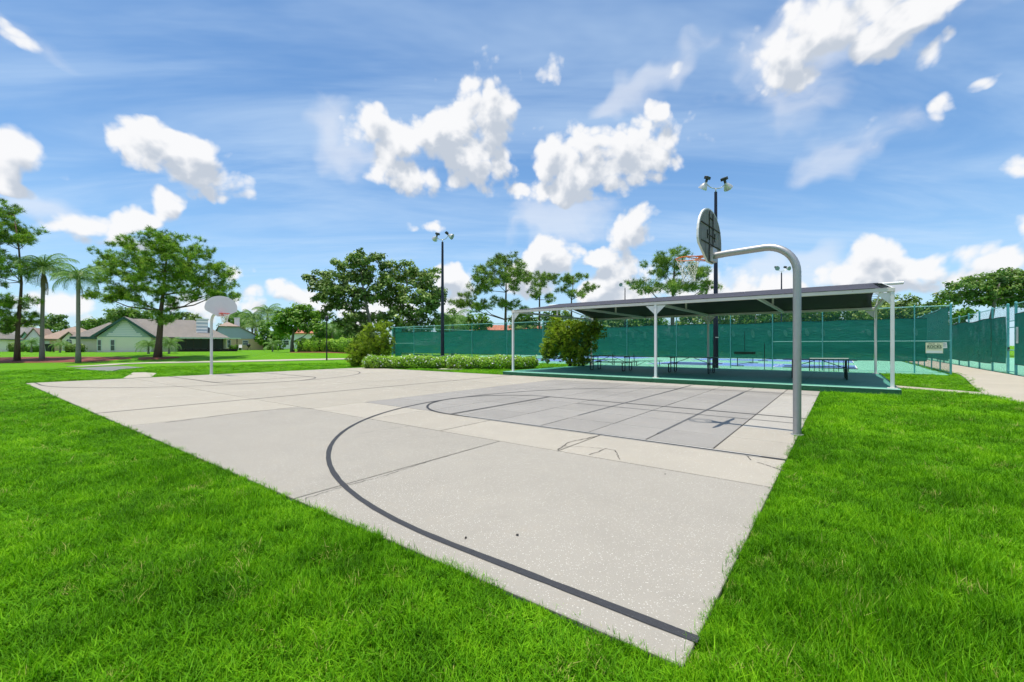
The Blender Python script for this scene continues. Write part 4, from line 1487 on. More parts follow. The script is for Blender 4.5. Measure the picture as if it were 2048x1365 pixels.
def make_bench(label, p, rz, L=1.9):
    t = thing('court_bench', label, 'bench', p, rz, 'benches beside the pickleball courts')
    for k in range(3):
        MB().box((-L / 2, -0.2 + 0.14 * k, 0.43), (L / 2, -0.08 + 0.14 * k, 0.46)).build('seat_slat', M_TABLE, t)
    MB().box((-L / 2, 0.26, 0.70), (L / 2, 0.285, 0.76)).build('back_slat', M_TABLE, t)
    for sx in (-1, 1):
        x = sx * (L / 2 - 0.2)
        MB().tube([(x, -0.17, 0), (x, -0.15, 0.425)], 0.024, 6).build('leg', M_TUBE, t)
        MB().tube([(x, 0.22, 0), (x, 0.22, 0.45), (x, 0.30, 0.88)], 0.024, 6).build('leg', M_TUBE, t)
        MB().tube([(x, 0, 0.1), (sx * 0.1, 0, 0.42)], 0.014, 6).build('brace', M_TUBE, t)


q = gp(1294, 735.5, 0)
make_bench('dark bench between the left and middle picnic tables, behind the shelter', (q.x, q.y, 0.0), 0.1, 2.0)
q = gp(1206, 731.5, 0)
make_bench('dark bench half hidden behind the leftmost picnic table', (q.x, q.y, 0.0), 0.05, 2.0)

# ------------------------------------------------------------------ plants
def unit(n, rng=RNG):
    d = rng.normal(size=(n, 3))
    return d / np.linalg.norm(d, axis=1, keepdims=True)


def needle_mesh(name, C, n, length, width, up=0.35):
    """round tufts of needles: one thin triangle each"""
    m = len(C)
    d = unit(m * n)
    d[:, 2] += up
    d /= np.linalg.norm(d, axis=1, keepdims=True)
    side = np.cross(d, unit(m * n))
    side /= np.linalg.norm(side, axis=1, keepdims=True) + 1e-9
    c = np.repeat(C, n, 0)
    L = length * RNG.uniform(0.65, 1.15, (m * n, 1))
    root = c + d * L * 0.08
    V = np.stack([root - side * width / 2, root + side * width / 2, c + d * L], 1).reshape(-1, 3)
    rt = np.repeat(RNG.uniform(0.1, 0.85, m), n) + RNG.uniform(-0.12, 0.12, m * n)
    rnd = np.stack([rt - 0.2, rt - 0.2, rt + 0.25], 1).ravel()
    return np_mesh(name, V, np.arange(len(V)), 3, np.clip(rnd, 0, 1))


def leaf_mesh(name, C, N, size, aspect=0.55, rnd=None):
    """loose leaves: bent quads at C facing roughly N"""
    m = len(C)
    N = N + 0.75 * unit(m)
    N /= np.linalg.norm(N, axis=1, keepdims=True)
    a = np.cross(N, unit(m))
    a /= np.linalg.norm(a, axis=1, keepdims=True) + 1e-9
    b = np.cross(N, a)
    s = size * RNG.uniform(0.6, 1.3, (m, 1))
    V = np.stack([C - a * s, C - b * s * aspect + N * s * 0.12, C + a * s, C + b * s * aspect + N * s * 0.12], 1).reshape(-1, 3)
    r = RNG.uniform(0, 1, m) if rnd is None else rnd
    return np_mesh(name, V, np.arange(len(V)), 4, np.repeat(r, 4))


def lobe_points(lobes, clump_r, per_area, fill=0.5):
    """clump centres over and inside a set of ellipsoids (c, (rx, ry, rz))"""
    out = []
    for (c, r) in lobes:
        rx, ry, rz = r
        area = 4 * math.pi * (((rx * ry) ** 1.6 + (rx * rz) ** 1.6 + (ry * rz) ** 1.6) / 3) ** (1 / 1.6)
        n = max(4, int(per_area * area / (clump_r ** 2)))
        d = unit(n)
        rad = np.where(RNG.uniform(size=n) < 1 - fill, RNG.uniform(0.85, 1.0, n), RNG.uniform(0.35, 0.9, n))
        wob = 1 + 0.12 * np.sin(d[:, 0] * 5 + c[0]) * np.sin(d[:, 2] * 6 + c[2])
        out.append(np.array(c) + d * np.array(r) * (rad * wob)[:, None])
    return np.concatenate(out)


def tree(name, label, cat, Y, base_x, trunk_px, lobes_px, kind, group=None, r0=0.3, leaf=0.2, clump=0.7, dens=0.55, leaves=26, mat=None, bark=None, depth=0.8, limbs=14, needles=26, gz=None):
    z0 = float(hgt((base_x - 1024) / F * Y, Y)) if gz is None else gz
    base = Vector(((base_x - 1024) / F * Y, Y, z0 - 0.03))
    t = thing(name, label, cat, base, 0, group)
    lob = []
    for (x, y, a, b) in lobes_px:
        dy = random.uniform(-0.55, 0.55) * depth * a * Y / F * 1.6
        c = at(x, y, Y + dy) - base
        s = (Y) / F
        lob.append(((c.x, c.y, c.z), (a * s, max(a, b) * s * depth, b * s)))
    clumps = lobe_points(lob, clump, dens * 0.25)
    tp = [at(x, y, Y) - base for (x, y) in trunk_px]
    tp[0].z = -0.1
    w = MB()
    n = len(tp)
    rr = [r0 * (1.25 if i == 0 else (1 - 0.82 * i / max(1, n - 1))) for i in range(n)]
    w.tube(tp, rr, 10)
    # limbs from the upper trunk to the lobes, then twigs to some clumps
    for (c, r) in lob:
        c = Vector(c)
        k = min(range(n), key=lambda i: abs(tp[i].z - (c.z - 0.25 * abs((tp[i] - c).xy.length) - 0.3)))
        k = max(1, k) if n > 1 else 0
        a = tp[k]
        mid = a.lerp(c, 0.55) + Vector((random.uniform(-.2, .2), random.uniform(-.2, .2), -0.08 * (c - a).length))
        rl = rr[k] * 0.5
        w.tube([a, mid, c], [rl, rl * 0.6, rl * 0.25], 6)
        ids = RNG.choice(len(clumps), min(len(clumps), limbs * 6), replace=False)
        near = sorted(ids, key=lambda i: (Vector(clumps[i]) - c).length)[:max(3, limbs // 3)]
        for i in near:
            q = Vector(clumps[i])
            s = mid.lerp(c, random.uniform(0.2, 1))
            m2 = s.lerp(q, 0.5) + Vector((random.uniform(-.15, .15), random.uniform(-.15, .15), random.uniform(-.2, .05)))
            w.tube([s, m2, q], [rl * 0.3, rl * 0.2, rl * 0.08], 4, caps=False)
    w.build('trunk', bark or M_BARK, t, smooth=True, fix=False)
    m = len(clumps)
    if kind == 'pine':
        k = 15
        d = unit(m * k) * np.array([1.0, 1.0, 0.62])
        P = np.repeat(clumps, k, 0) + d * (np.repeat(RNG.uniform(0.7, 1.25, m), k) * clump)[:, None] * RNG.uniform(0.35, 1.0, (m * k, 1))
        tr_ = np.repeat(RNG.uniform(-0.12, 0.12, m), k)
        me = needle_mesh('crown', P, needles, leaf, leaf * 0.085, up=0.5)
    elif kind == 'juniper':
        k = 5
        d = unit(m * k)
        P = np.repeat(clumps, k, 0) + d * clump * RNG.uniform(0.2, 1.0, (m * k, 1))
        me = needle_mesh('crown', P, needles, leaf, leaf * 0.20, up=0.9)
    else:
        k = leaves
        d = unit(m * k)
        P = np.repeat(clumps, k, 0) + d * np.array([1, 1, 0.7]) * clump * RNG.uniform(0.35, 1.0, (m * k, 1))
        base_r = np.repeat(RNG.uniform(0.15, 0.8, m), k) + RNG.uniform(-0.25, 0.25, m * k)
        N = d.copy()
        N[:, 2] += 0.6
        me = leaf_mesh('crown', P, N, leaf, rnd=np.clip(base_r, 0, 1))
    cr = obj('crown', me, mat or M_PINE, t)
    return t, lob


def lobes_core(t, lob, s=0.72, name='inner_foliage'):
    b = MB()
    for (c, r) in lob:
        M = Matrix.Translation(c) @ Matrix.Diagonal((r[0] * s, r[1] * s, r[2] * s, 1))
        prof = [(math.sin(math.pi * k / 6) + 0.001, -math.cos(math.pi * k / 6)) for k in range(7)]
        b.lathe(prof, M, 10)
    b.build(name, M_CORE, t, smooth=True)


# --- big pine in front of the pale house
tree('pine_tree', 'big umbrella pine in a mulch ring in front of the pale house', 'pine tree', PINE_Y, 315,
     [(315, 713), (318, 685), (321, 650), (322, 622), (326, 590), (330, 545), (335, 505)],
     [(305, 488, 52, 24), (372, 500, 46, 24), (250, 512, 44, 24), (225, 545, 36, 26), (300, 538, 66, 30), (378, 545, 58, 32), (432, 560, 40, 30), (203, 592, 30, 15), (258, 585, 38, 20),
      (330, 580, 50, 24), (448, 585, 28, 18), (405, 592, 32, 14), (328, 618, 26, 22), (285, 603, 20, 11), (340, 640, 16, 14)],
     'pine', r0=0.30, leaf=0.36, clump=0.62, dens=0.78, mat=M_PINE, depth=1.1, needles=30)
# --- left pine
tree('pine_tree', 'tall ragged pine at the left edge with low green branches', 'pine tree', 38.0, 34,
     [(34, 718), (35, 680), (36, 650), (41, 600), (43, 565), (38, 500), (28, 430)],
     [(12, 420, 24, 24), (44, 455, 26, 26), (8, 468, 36, 28), (58, 480, 16, 14), (12, 520, 30, 18), (45, 540, 20, 16), (0, 560, 26, 18), (-45, 450, 50, 45), (-60, 525, 50, 40),
      (36, 600, 28, 12), (18, 628, 34, 18), (55, 640, 22, 14), (5, 652, 26, 12), (-40, 610, 34, 20)],
     'pine', r0=0.19, leaf=0.36, clump=0.62, dens=0.85, mat=M_PINE, depth=0.9, needles=30)
# --- pines behind the tennis fence
for (lab, Y, tx, tr, lobes, r0) in (
        ('tallest of the three pines behind the fence left of the shelter', 75, 1011, [(1011, 692), (1011, 640), (1012, 585), (1013, 530)],
         [(1012, 533, 38, 24), (985, 553, 40, 26), (1030, 560, 28, 26), (962, 572, 22, 18), (930, 602, 28, 15), (962, 612, 30, 11), (1010, 606, 28, 15), (1036, 626, 20, 10), (1052, 548, 10, 16)], 0.30),
        ('middle of the three pines behind the fence, above the shelter eave', 78, 1079, [(1079, 692), (1079, 600), (1082, 555)],
         [(1080, 563, 28, 16), (1102, 560, 14, 12), (1060, 588, 18, 10), (1104, 596, 14, 8)], 0.22),
        ('rightmost and thinnest of the three pines left of the shelter ridge', 80, 1143, [(1143, 692), (1143, 600), (1148, 552)],
         [(1150, 558, 28, 13), (1125, 574, 13, 10), (1176, 578, 17, 12), (1150, 590, 20, 7)], 0.2),
        ('spreading pine standing behind the net of the near hoop', 62, 1345, [(1345, 694), (1345, 610), (1347, 570), (1350, 520)],
         [(1350, 514, 28, 13), (1322, 538, 38, 18), (1382, 540, 32, 18), (1290, 571, 30, 16), (1345, 577, 44, 11), (1408, 577, 24, 13), (1402, 552, 16, 12)], 0.3)):
    tree('pine_tree', lab, 'pine tree', Y, tx, tr, lobes, 'pine', 'pines behind the tennis courts', r0=r0, leaf=0.58, clump=0.9, dens=1.0, mat=M_PINE2, depth=0.9, needles=22)

# --- oaks and other broad trees
tree('oak_tree', 'tall dark spreading oak left of the navy light pole', 'oak tree', 62, 742, [(745, 700), (744, 670), (738, 635), (728, 590), (722, 545)],
     [(700, 540, 46, 26), (735, 520, 34, 18), (640, 562, 28, 16), (655, 592, 36, 24), (702, 595, 44, 28), (750, 570, 38, 30), (650, 628, 22, 12), (695, 640, 24, 22), (735, 640, 34, 22), (672, 575, 30, 20), (620, 553, 12, 6), (720, 665, 28, 14)],
     'leaf', r0=0.4, leaf=0.26, clump=0.8, dens=1.45, leaves=40, mat=M_OAK, bark=M_BARK2, limbs=22)
tree('oak_tree', 'dark spreading oak directly behind the navy light pole', 'oak tree', 64, 790, [(788, 700), (790, 665), (800, 630), (812, 590), (815, 555)],
     [(800, 545, 42, 22), (850, 555, 30, 26), (840, 595, 42, 32), (785, 590, 34, 28), (800, 635, 44, 22), (860, 635, 24, 24), (825, 660, 40, 18), (878, 600, 10, 28)],
     'leaf', r0=0.36, leaf=0.26, clump=0.8, dens=1.45, leaves=40, mat=M_OAK, bark=M_BARK2, limbs=22)
tree('shade_tree', 'rounded leafy tree left of the clipped round hedges', 'tree', 56, 585, [(585, 702), (584, 685), (588, 660), (592, 635)],
     [(590, 640, 44, 24), (560, 656, 22, 15), (628, 656, 24, 16), (600, 624, 30, 14), (645, 668, 14, 10)],
     'leaf', r0=0.26, leaf=0.22, clump=0.7, dens=2.0, leaves=40, mat=M_GREEN, bark=M_BARK2)
tree('acacia_tree', 'wide flat-topped tree above the fence at the right edge', 'tree', 60, 1985, [(1985, 692), (1982, 640), (1990, 600), (2000, 565)],
     [(1990, 556, 48, 17), (2045, 560, 40, 20), (1930, 574, 38, 15), (1895, 592, 22, 11), (1960, 596, 48, 15), (2030, 602, 40, 15), (2095, 570, 50, 30), (2010, 575, 50, 20)],
     'leaf', r0=0.35, leaf=0.22, clump=0.8, dens=1.7, leaves=40, mat=M_WOODS, bark=M_BARK2, limbs=20)

BG = [  # px, top lobe y, Y, half width, half height, material, description
    (1195, 636, 78, 34, 16, M_WOODS, 'dark bushy tree behind the big juniper'),
    (1250, 640, 80, 30, 14, M_WOODS, 'low olive tree under the small distant light pole'),
    (1300, 638, 76, 30, 16, M_GREEN, 'light green tree behind the centre of the shelter'),
    (1395, 634, 82, 34, 18, M_WOODS, 'olive tree beyond the courts beside the tall navy pole'),
    (1455, 632, 84, 34, 18, M_OAK, 'dark tree beyond the courts right of the tall navy pole'),
    (1510, 628, 80, 34, 18, M_WOODS, 'olive tree beyond the courts left of the near hoop pole'),
    (1570, 622, 82, 38, 22, M_OAK, 'dark tree beyond the courts behind the near hoop pole'),
    (1635, 624, 84, 36, 20, M_WOODS, 'olive tree beyond the courts just right of the near hoop pole'),
    (1695, 622, 80, 36, 20, M_OAK, 'dark tree beyond the courts behind the right end of the shelter'),
    (1755, 620, 78, 34, 20, M_OAK, 'dark tree behind the right corner post of the shelter'),
    (1800, 612, 76, 32, 22, M_OAK, 'dark tree just right of the shelter roof'),
    (1845, 620, 74, 28, 16, M_WOODS, 'olive tree behind the corner of the near fence'),
    (1880, 610, 72, 18, 12, M_GREEN, 'small round light tree between the two fences'),
    (1925, 624, 60, 16, 12, M_GREEN, 'yellow-green shrubby tree above the walkway'),
    (905, 640, 80, 26, 22, M_WOODS, 'olive tree behind the fence right of the left navy pole'),
    (950, 640, 84, 26, 18, M_GREEN, 'light green tree low behind the tallest pine'),
    (1050, 638, 84, 30, 16, M_WOODS, 'olive tree low behind the middle pine'),
    (1115, 634, 86, 30, 16, M_WOODS, 'olive tree low behind the thin right pine'),
    (255, 628, 96, 38, 14, M_WOODS, 'broad tree behind the ridge of the pale house'),
    (110, 640, 100, 22, 12, M_WOODS, 'tree behind the peach house left of the second palm'),
    (190, 646, 104, 26, 9, M_WOODS, 'low tree behind the roofs right of the second palm'),
    (370, 636, 100, 26, 10, M_OAK, 'dark tree behind the pale house chimney'),
    (30, 648, 98, 28, 14, M_OAK, 'dark tree behind the teal house at the left edge'),
    (470, 640, 110, 26, 16, M_OAK, 'dark tree behind the far hoop'),
    (545, 662, 84, 26, 18, M_GREEN, 'light green shrubby tree beside the tan house'),
    (660, 660, 88, 30, 16, M_WOODS, 'olive tree behind the clipped round hedges'),
    (715, 672, 86, 26, 14, M_OAK, 'dark low tree left of the leaning juniper'),
]
for (x, y, Y, a, b, m, lab) in BG:
    lob = [(x, y, a, b), (x - a * 0.6, y + b * 0.7, a * 0.6, b * 0.7), (x + a * 0.55, y + b * 0.6, a * 0.65, b * 0.75), (x, y + b * 1.6, a * 0.9, b * 0.9)]
    if y + 2.4 * b < 678:
        lob.append((x + random.uniform(-8, 8), y + b * 2.9, a * 0.9, b * 0.9))
    tree('background_tree', lab, 'tree', Y, x, [(x, 696), (x, y + b), (x + 2, y)], lob, 'leaf', 'trees beyond the courts and houses',
         r0=0.2, leaf=0.30, clump=0.9, dens=1.7, leaves=26, mat=m, bark=M_BARK2, limbs=8)

# --- palms
def frond_mesh(L, droop, nl=26, leaf=0.55, seed=0, w=0.05):
    """feather frond along +x, arching down"""
    rg = np.random.default_rng(seed)
    pts = []
    x = z = 0.0
    ang = R(42)
    n = 12
    for k in range(n + 1):
        pts.append((x, 0, z))
        x += L / n * math.cos(ang)
        z += L / n * math.sin(ang)
        ang -= droop / n
    b = MB()
    b.tube(pts, [0.028 * (1 - 0.8 * k / n) for k in range(n + 1)], 4, caps=False)
    V, Fc = list(b.v), list(b.f)
    P = np.array(pts)
    rn = [0.5] * len(V)
    for k in range(nl):
        t = 0.12 + 0.88 * k / nl
        i = min(n - 1, int(t * n))
        c = P[i] + (P[i + 1] - P[i]) * (t * n - i)
        tan = (P[i + 1] - P[i])
        tan /= np.linalg.norm(tan)
        ll = leaf * (0.45 + 0.9 * math.sin(math.pi * min(1, t * 0.85 + 0.1))) * rg.uniform(0.8, 1.15)
        for s in (-1, 1):
            d = tan * 0.55 + np.array([0, s * 0.8, -0.25 - 0.25 * rg.uniform()])
            d /= np.linalg.norm(d)
            m_ = c + d * ll * 0.55
            e = c + d * ll * 0.85 + np.array([0, 0, -ll * 0.38])
            o_ = len(V)
            V += [tuple(c - tan * w * 0.4), tuple(c + tan * w * 0.4), tuple(m_ + tan * w * 0.5), tuple(m_ - tan * w * 0.5), tuple(e)]
            Fc += [(o_, o_ + 1, o_ + 2, o_ + 3), (o_ + 3, o_ + 2, o_ + 4)]
            r_ = rg.uniform(0.1, 0.9)
            rn += [r_] * 5
    me = bpy.data.meshes.new('frond')
    me.from_pydata(V, [], Fc)
    a = me.attributes.new('rnd', 'FLOAT', 'POINT')
    a.data.foreach_set('value', rn)
    return me


FRONDS = [frond_mesh(1.0, R(a), 26, 0.26, s, 0.016) for s, a in enumerate((75, 95, 120, 145))]
for f in FRONDS:
    f.materials.append(M_PALM)
DEAD = frond_mesh(1.0, R(35), 18, 0.16, 9, 0.02)
DEAD.materials.append(M_DEADFROND)


def palm(label, base, h, r, L, n, trunk_lean=0.0, dead=0, low=-0.2, group='palms', bulge=1.0, name='palm_tree'):
    t = thing(name, label, 'palm', base, 0, group)
    top = Vector((trunk_lean, 0, h))
    pts, rs = [], []
    for k in range(9):
        s = k / 8
        pts.append((trunk_lean * s * s, 0, h * s - (0.1 if k == 0 else 0)))
        rs.append(r * (1.3 - 0.55 * min(1, s * 3) if s < 0.34 else 0.75 + 0.1 * math.sin(s * 3)) * bulge)
    MB().tube(pts, rs, 10).build('trunk', M_PALMTRUNK, t, smooth=True)
    if h > 2:
        MB().tube([top - Vector((0, 0, 0.1)), top + Vector((0, 0, L * 0.28))], [r * 0.7, r * 0.25], 8).build('crown_shaft', M_PALM, t, smooth=True)
    for k in range(n):
        me = FRONDS[random.randrange(4)]
        o_ = obj('frond', me, None, t)
        az = 2.399963 * k + random.uniform(-.2, .2)
        tilt = (k / max(1, n - 1)) * (1.15 - low) + low           # from upright to drooping
        o_.location = top + Vector((0, 0, L * 0.12 * (1 - k / n)))
        o_.rotation_euler = (0, -R(25) + tilt * 0.75, az)
        o_.scale = (L * random.uniform(0.85, 1.1),) * 3
    for k in range(dead):
        o_ = obj('dead_frond', DEAD, None, t)
        o_.location = top - Vector((0, 0, 0.15))
        o_.rotation_euler = (0, R(112) + random.uniform(-.15, .15), random.uniform(0, 6.28))
        o_.scale = (L * random.uniform(0.6, 0.85),) * 3
    return t


def palm_at(label, x, Y, top_y, r, L, n, **k):
    X = (x - 1024) / F * Y
    z0 = float(hgt(X, Y))
    zt = CAMH + (YH - top_y) / F * Y
    return palm(label, (X, Y, z0), zt - z0, r, L, n, **k)


palm_at('taller queen palm with a shaggy skirt next to the left pine', 84, 39, 543, 0.16, 2.5, 24, trunk_lean=0.15, dead=6)
palm_at('single slender queen palm standing just left of the pale house', 156.5, 37, 560, 0.16, 2.1, 22, trunk_lean=0.0, dead=3)
for (x, Y, ty, L, lab) in ((505, 96, 640, 3.6, 'feathery palm above the tan house chimney'), (535, 98, 628, 3.6, 'feathery palm right of the tan house chimney'), (512, 94, 655, 3.4, 'low feathery palm behind the tan house roof'),
                           (560, 92, 640, 3.4, 'tall thin palm left of the rounded leafy tree'), (480, 104, 636, 3.6, 'feathery palm behind the far hoop net'), (665, 78, 665, 3.2, 'palm with drooping fronds behind the round hedges'),
                           (690, 80, 662, 3.0, 'palm with drooping fronds left of the leaning juniper'), (905, 66, 648, 3.2, 'palm behind the fence right of the left navy pole')):
    palm_at(lab, x, Y, ty, 0.18, L, 20, dead=3)
# small garden palms
for (x, Y, ty, L, n, lab) in ((297, 47, 694, 1.5, 16, 'low feather palm at the house wall left of the big pine trunk'), (338, 47, 692, 1.5, 16, 'low feather palm at the house wall right of the big pine trunk'),
                              (63, 55, 688, 1.3, 14, 'small garden palm in front of the teal house'), (120, 55, 692, 1.2, 14, 'small garden palm in front of the peach house'),
                              (545, 62, 692, 1.6, 16, 'low feather palm beside the tan house corner')):
    palm_at(lab, x, Y, ty, 0.10, L, n, group='small garden palms')

# --- junipers, hedges and shrubs
t, lob = tree('juniper_bush', 'large bushy juniper at the left end of the shelter', 'bush', 28.6, 1140, [(1140, 738), (1140, 715), (1138, 690)],
              [(1120, 678, 32, 34), (1150, 660, 32, 18), (1192, 663, 20, 18), (1096, 706, 18, 24), (1142, 706, 30, 24), (1172, 690, 22, 20), (1165, 722, 18, 12), (1112, 650, 16, 14)],
              'juniper', r0=0.12, leaf=0.17, clump=0.24, dens=2.6, mat=M_JUNI, needles=18, limbs=6, gz=0.0, depth=0.9)
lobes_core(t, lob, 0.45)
t, lob = tree('juniper_bush', 'leaning juniper at the left end of the flowering hedge', 'bush', 31.0, 735, [(735, 734), (740, 712), (750, 690)],
              [(746, 674, 26, 22), (766, 657, 15, 13), (718, 702, 24, 24), (754, 704, 26, 22), (710, 722, 16, 11), (774, 690, 12, 20), (738, 722, 24, 12)],
              'juniper', r0=0.12, leaf=0.17, clump=0.24, dens=2.6, mat=M_JUNI, needles=18, limbs=6, gz=0.0, depth=0.9)
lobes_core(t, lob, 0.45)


def hedge(name, label, x0, x1, y0, y1, h, leaf_n, mat, flowers=0, leaf=0.05, cat='hedge', group=None, rnd_r=0.35, z0=None, skew=0.0):
    zb = float(hgt((x0 + x1) / 2, (y0 + y1) / 2)) if z0 is None else z0
    t = thing(name, label, cat, ((x0 + x1) / 2, (y0 + y1) / 2, zb), skew, group)
    hx, hy = (x1 - x0) / 2, (y1 - y0) / 2

    def surf(n, p=3.2):
        d = unit(n)
        k = (np.abs(d[:, 0]) ** p + np.abs(d[:, 1]) ** p + np.abs(d[:, 2]) ** p) ** (-1 / p)
        q = d * k[:, None]
        # spread evenly over a long box: resample x uniformly for the top and the sides
        q[:, 0] = np.where(np.abs(q[:, 0]) < 0.93, RNG.uniform(-0.97, 0.97, n), q[:, 0])
        P = q * np.array([hx, hy, h / 2]) + np.array([0, 0, h / 2])
        wob = np.sin(P[:, 0] * 2.3) * 0.06 + np.sin(P[:, 0] * 5.1 + P[:, 1] * 3) * 0.05 + np.sin(P[:, 0] * 9.7 + P[:, 2] * 6) * 0.03
        N = q / np.linalg.norm(q, axis=1, keepdims=True)
        return P + N * (wob[:, None] * (h / 0.85) + RNG.uniform(-0.12, 0.05, (n, 1)) * h), N

    P, N = surf(leaf_n)
    me = leaf_mesh('foliage', P, N, leaf)
    obj('foliage', me, mat, t)
    if flowers:
        P, N = surf(flowers)
        keep = (P[:, 2] > h * 0.25)
        P, N = P[keep], N[keep]
        me = leaf_mesh('blossom', P + N * 0.07, N, 0.045, 0.9)
        f_ = obj('blossom', me, M_FLOWER, t)
        f_['kind'] = 'stuff'
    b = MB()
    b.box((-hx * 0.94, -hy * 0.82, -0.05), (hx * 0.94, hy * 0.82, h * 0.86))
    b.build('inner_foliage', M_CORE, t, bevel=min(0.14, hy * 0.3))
    return t


hedge('flower_hedge', 'low white-flowering hedge, left section by the leaning juniper', at(727, 0, 28.6).x, at(895, 0, 28.6).x, 28.0, 29.4, 0.77, 16000, M_HEDGE, 560)
hedge('flower_hedge', 'low white-flowering hedge, right section ending at the shelter post', at(893, 0, 27.9).x, at(1074, 0, 27.9).x, 27.3, 28.7, 0.79, 17000, M_HEDGE, 600)
o = MB().prism([at(886, 0, 27.4) * Vector((1, 1, 0)) if False else Vector((-4.6, 27.0, -0.03)), Vector((-3.1, 26.9, -0.03)), Vector((-3.0, 27.6, -0.03)), Vector((-4.5, 27.9, -0.03))], (0, 0, 0.05)).build('sand_patch', M_PATH)
tag(o, 'bare sandy patch at the foot of the flowering hedge', kind='structure')
hedge('clipped_hedge', 'clipped round green hedge on the far lawn, left one', at(598, 0, 55).x, at(645, 0, 55).x, 54, 56.4, 1.72, 9000, M_HEDGE, leaf=0.09, cat='hedge')
hedge('clipped_hedge', 'clipped round green hedge on the far lawn, right one', at(648, 0, 55).x, at(706, 0, 55).x, 54, 56.4, 1.68, 10000, M_HEDGE, leaf=0.09, cat='hedge')
# dark soil under them
mulch('hedge_bed', ellipse(at(650, 0, 55).x, 54.6, 4.4, 1.4, 24, 0.03), 'dark bed under the clipped hedges')
for (x0, x1, Y, h, lab) in ((125, 152, 56, 1.0, 'round dark shrub at the left corner of the pale house'), (12, 31, 60, 1.25, 'square dark hedge at the far left house'), (405, 424, 74, 0.8, 'small shrub near the porch end'), (456, 475, 80, 0.9, 'small round shrub against the tan house wall'),
                            (47, 60, 58, 0.7, 'small reddish shrub before the teal house')):
    hedge('garden_shrub', lab, at(x0, 0, Y).x, at(x1, 0, Y).x, Y, Y + 1.5, h, 1800, M_OAK if 'dark' in lab else M_GREEN, leaf=0.09, cat='shrub')

# ------------------------------------------------------------------ houses
def roof_mesh(x0, x1, y0, y1, ez, rz, kind, ov=0.45, thick=0.16):
    x0 -= ov
    x1 += ov
    y0 -= ov
    y1 += ov
    b = MB()
    if kind == 'gy':                       # ridge along y
        xm = (x0 + x1) / 2
        tops = [[(x0, y0, ez), (xm, y0, rz), (xm, y1, rz), (x0, y1, ez)], [(xm, y0, rz), (x1, y0, ez), (x1, y1, ez), (xm, y1, rz)]]
    elif kind == 'gx':
        ym = (y0 + y1) / 2
        tops = [[(x0, y0, ez), (x1, y0, ez), (x1, ym, rz), (x0, ym, rz)], [(x0, ym, rz), (x1, ym, rz), (x1, y1, ez), (x0, y1, ez)]]
    else:                                  # hip
        w, d = x1 - x0, y1 - y0
        if w >= d:
            ym, k = (y0 + y1) / 2, d / 2 * 0.95
            a, c = (x0 + k, ym, rz), (x1 - k, ym, rz)
        else:
            xm, k = (x0 + x1) / 2, w / 2 * 0.95
            a, c = (xm, y0 + k, rz), (xm, y1 - k, rz)
        p = [(x0, y0, ez), (x1, y0, ez), (x1, y1, ez), (x0, y1, ez)]
        if w >= d:
            tops = [[p[0], p[1], c, a], [p[1], p[2], c], [p[2], p[3], a, c], [p[3], p[0], a]]
        else:
            tops = [[p[0], p[1], a], [p[1], p[2], c, a], [p[2], p[3], c], [p[3], p[0], a, c]]
    for q in tops:
        b.prism(q, (0, 0, thick))
    return b


def window(parent, x0, x1, z0, z1, y, bars=1, frame=M_WTRIM):
    w = 0.07
    wn = MB().box((x0, y - 0.02, z0), (x1, y + 0.05, z1)).build('window', M_GLASS, parent)
    f_ = MB()
    f_.box((x0 - w, y - 0.06, z0 - w), (x0, y - 0.015, z1 + w))
    f_.box((x1, y - 0.06, z0 - w), (x1 + w, y - 0.015, z1 + w))
    f_.box((x0, y - 0.058, z1), (x1, y - 0.016, z1 + w))
    f_.box((x0, y - 0.058, z0 - w), (x1, y - 0.016, z0))
    f_.build('frame', frame, wn)
    for k in range(bars):
        zz = z0 + (z1 - z0) * (k + 1) / (bars + 1)
        MB().box((x0, y - 0.045, zz - 0.025), (x1, y - 0.021, zz + 0.025)).build('glazing_bar', frame, wn)
    return wn


HF = {}


def house(label, x, Y, turn=33):
    """house frame: origin on the ground at a pixel column, front turned towards the camera"""
    X = (x - 1024) / F * Y
    a = R(turn)
    HF.update(X=X, Y=Y, c=math.cos(a), s=math.sin(a))
    return thing('house', label, 'house', (X, Y, float(hgt(X, Y))), a), Y


def xs(px, Y, Y0):
    """local x of what is seen at pixel column px at local depth Y - Y0"""
    t, y = (px - 1024) / F, Y - Y0
    return (t * (HF['Y'] + y * HF['c']) - HF['X'] + y * HF['s']) / (HF['c'] - t * HF['s'])


def zs(py, Y, z0, x=0.0):
    d = HF['Y'] + (Y - HF['Y']) * HF['c'] + x * HF['s']
    return CAMH + (YH - py) / F * d - z0


# --- pale house with the big gable
h, HX = house('pale single-storey house with louvred gable and dark screened porch', 300, 60)
z0 = h.location.z
Yg = 60.0
gx0, gx1 = xs(194, Yg, HX), xs(302, Yg, HX)
ez, rz = zs(675, Yg, z0), zs(637, Yg, z0)
MB().box((gx0, 0, -0.3), (gx1, 11, ez)).build('wall', M_CREAM, h)
xm = (gx0 + gx1) / 2
g = MB().prism([(gx0, 0.02, ez), (gx1, 0.02, ez), (xm, 0.02, rz - 0.05)], (0, 0.2, 0)).build('gable', M_PALEBLUE, h)
nb = 9
for k in range(nb):
    za = ez + (rz - ez) * (0.04 + 0.80 * k / nb)
    zb = za + (rz - ez) * 0.80 / nb * 0.90
    hw = (gx1 - gx0) / 2 * (1 - (zb - ez) / (rz - ez)) * (0.62 if k > 1 else 0.75)
    MB().prism([(xm - hw, -0.05, za), (xm + hw, -0.05, za), (xm + hw, 0.015, zb), (xm - hw, 0.015, zb)], (0, 0.02, 0)).build('siding_board', M_WHITEWOOD, g)
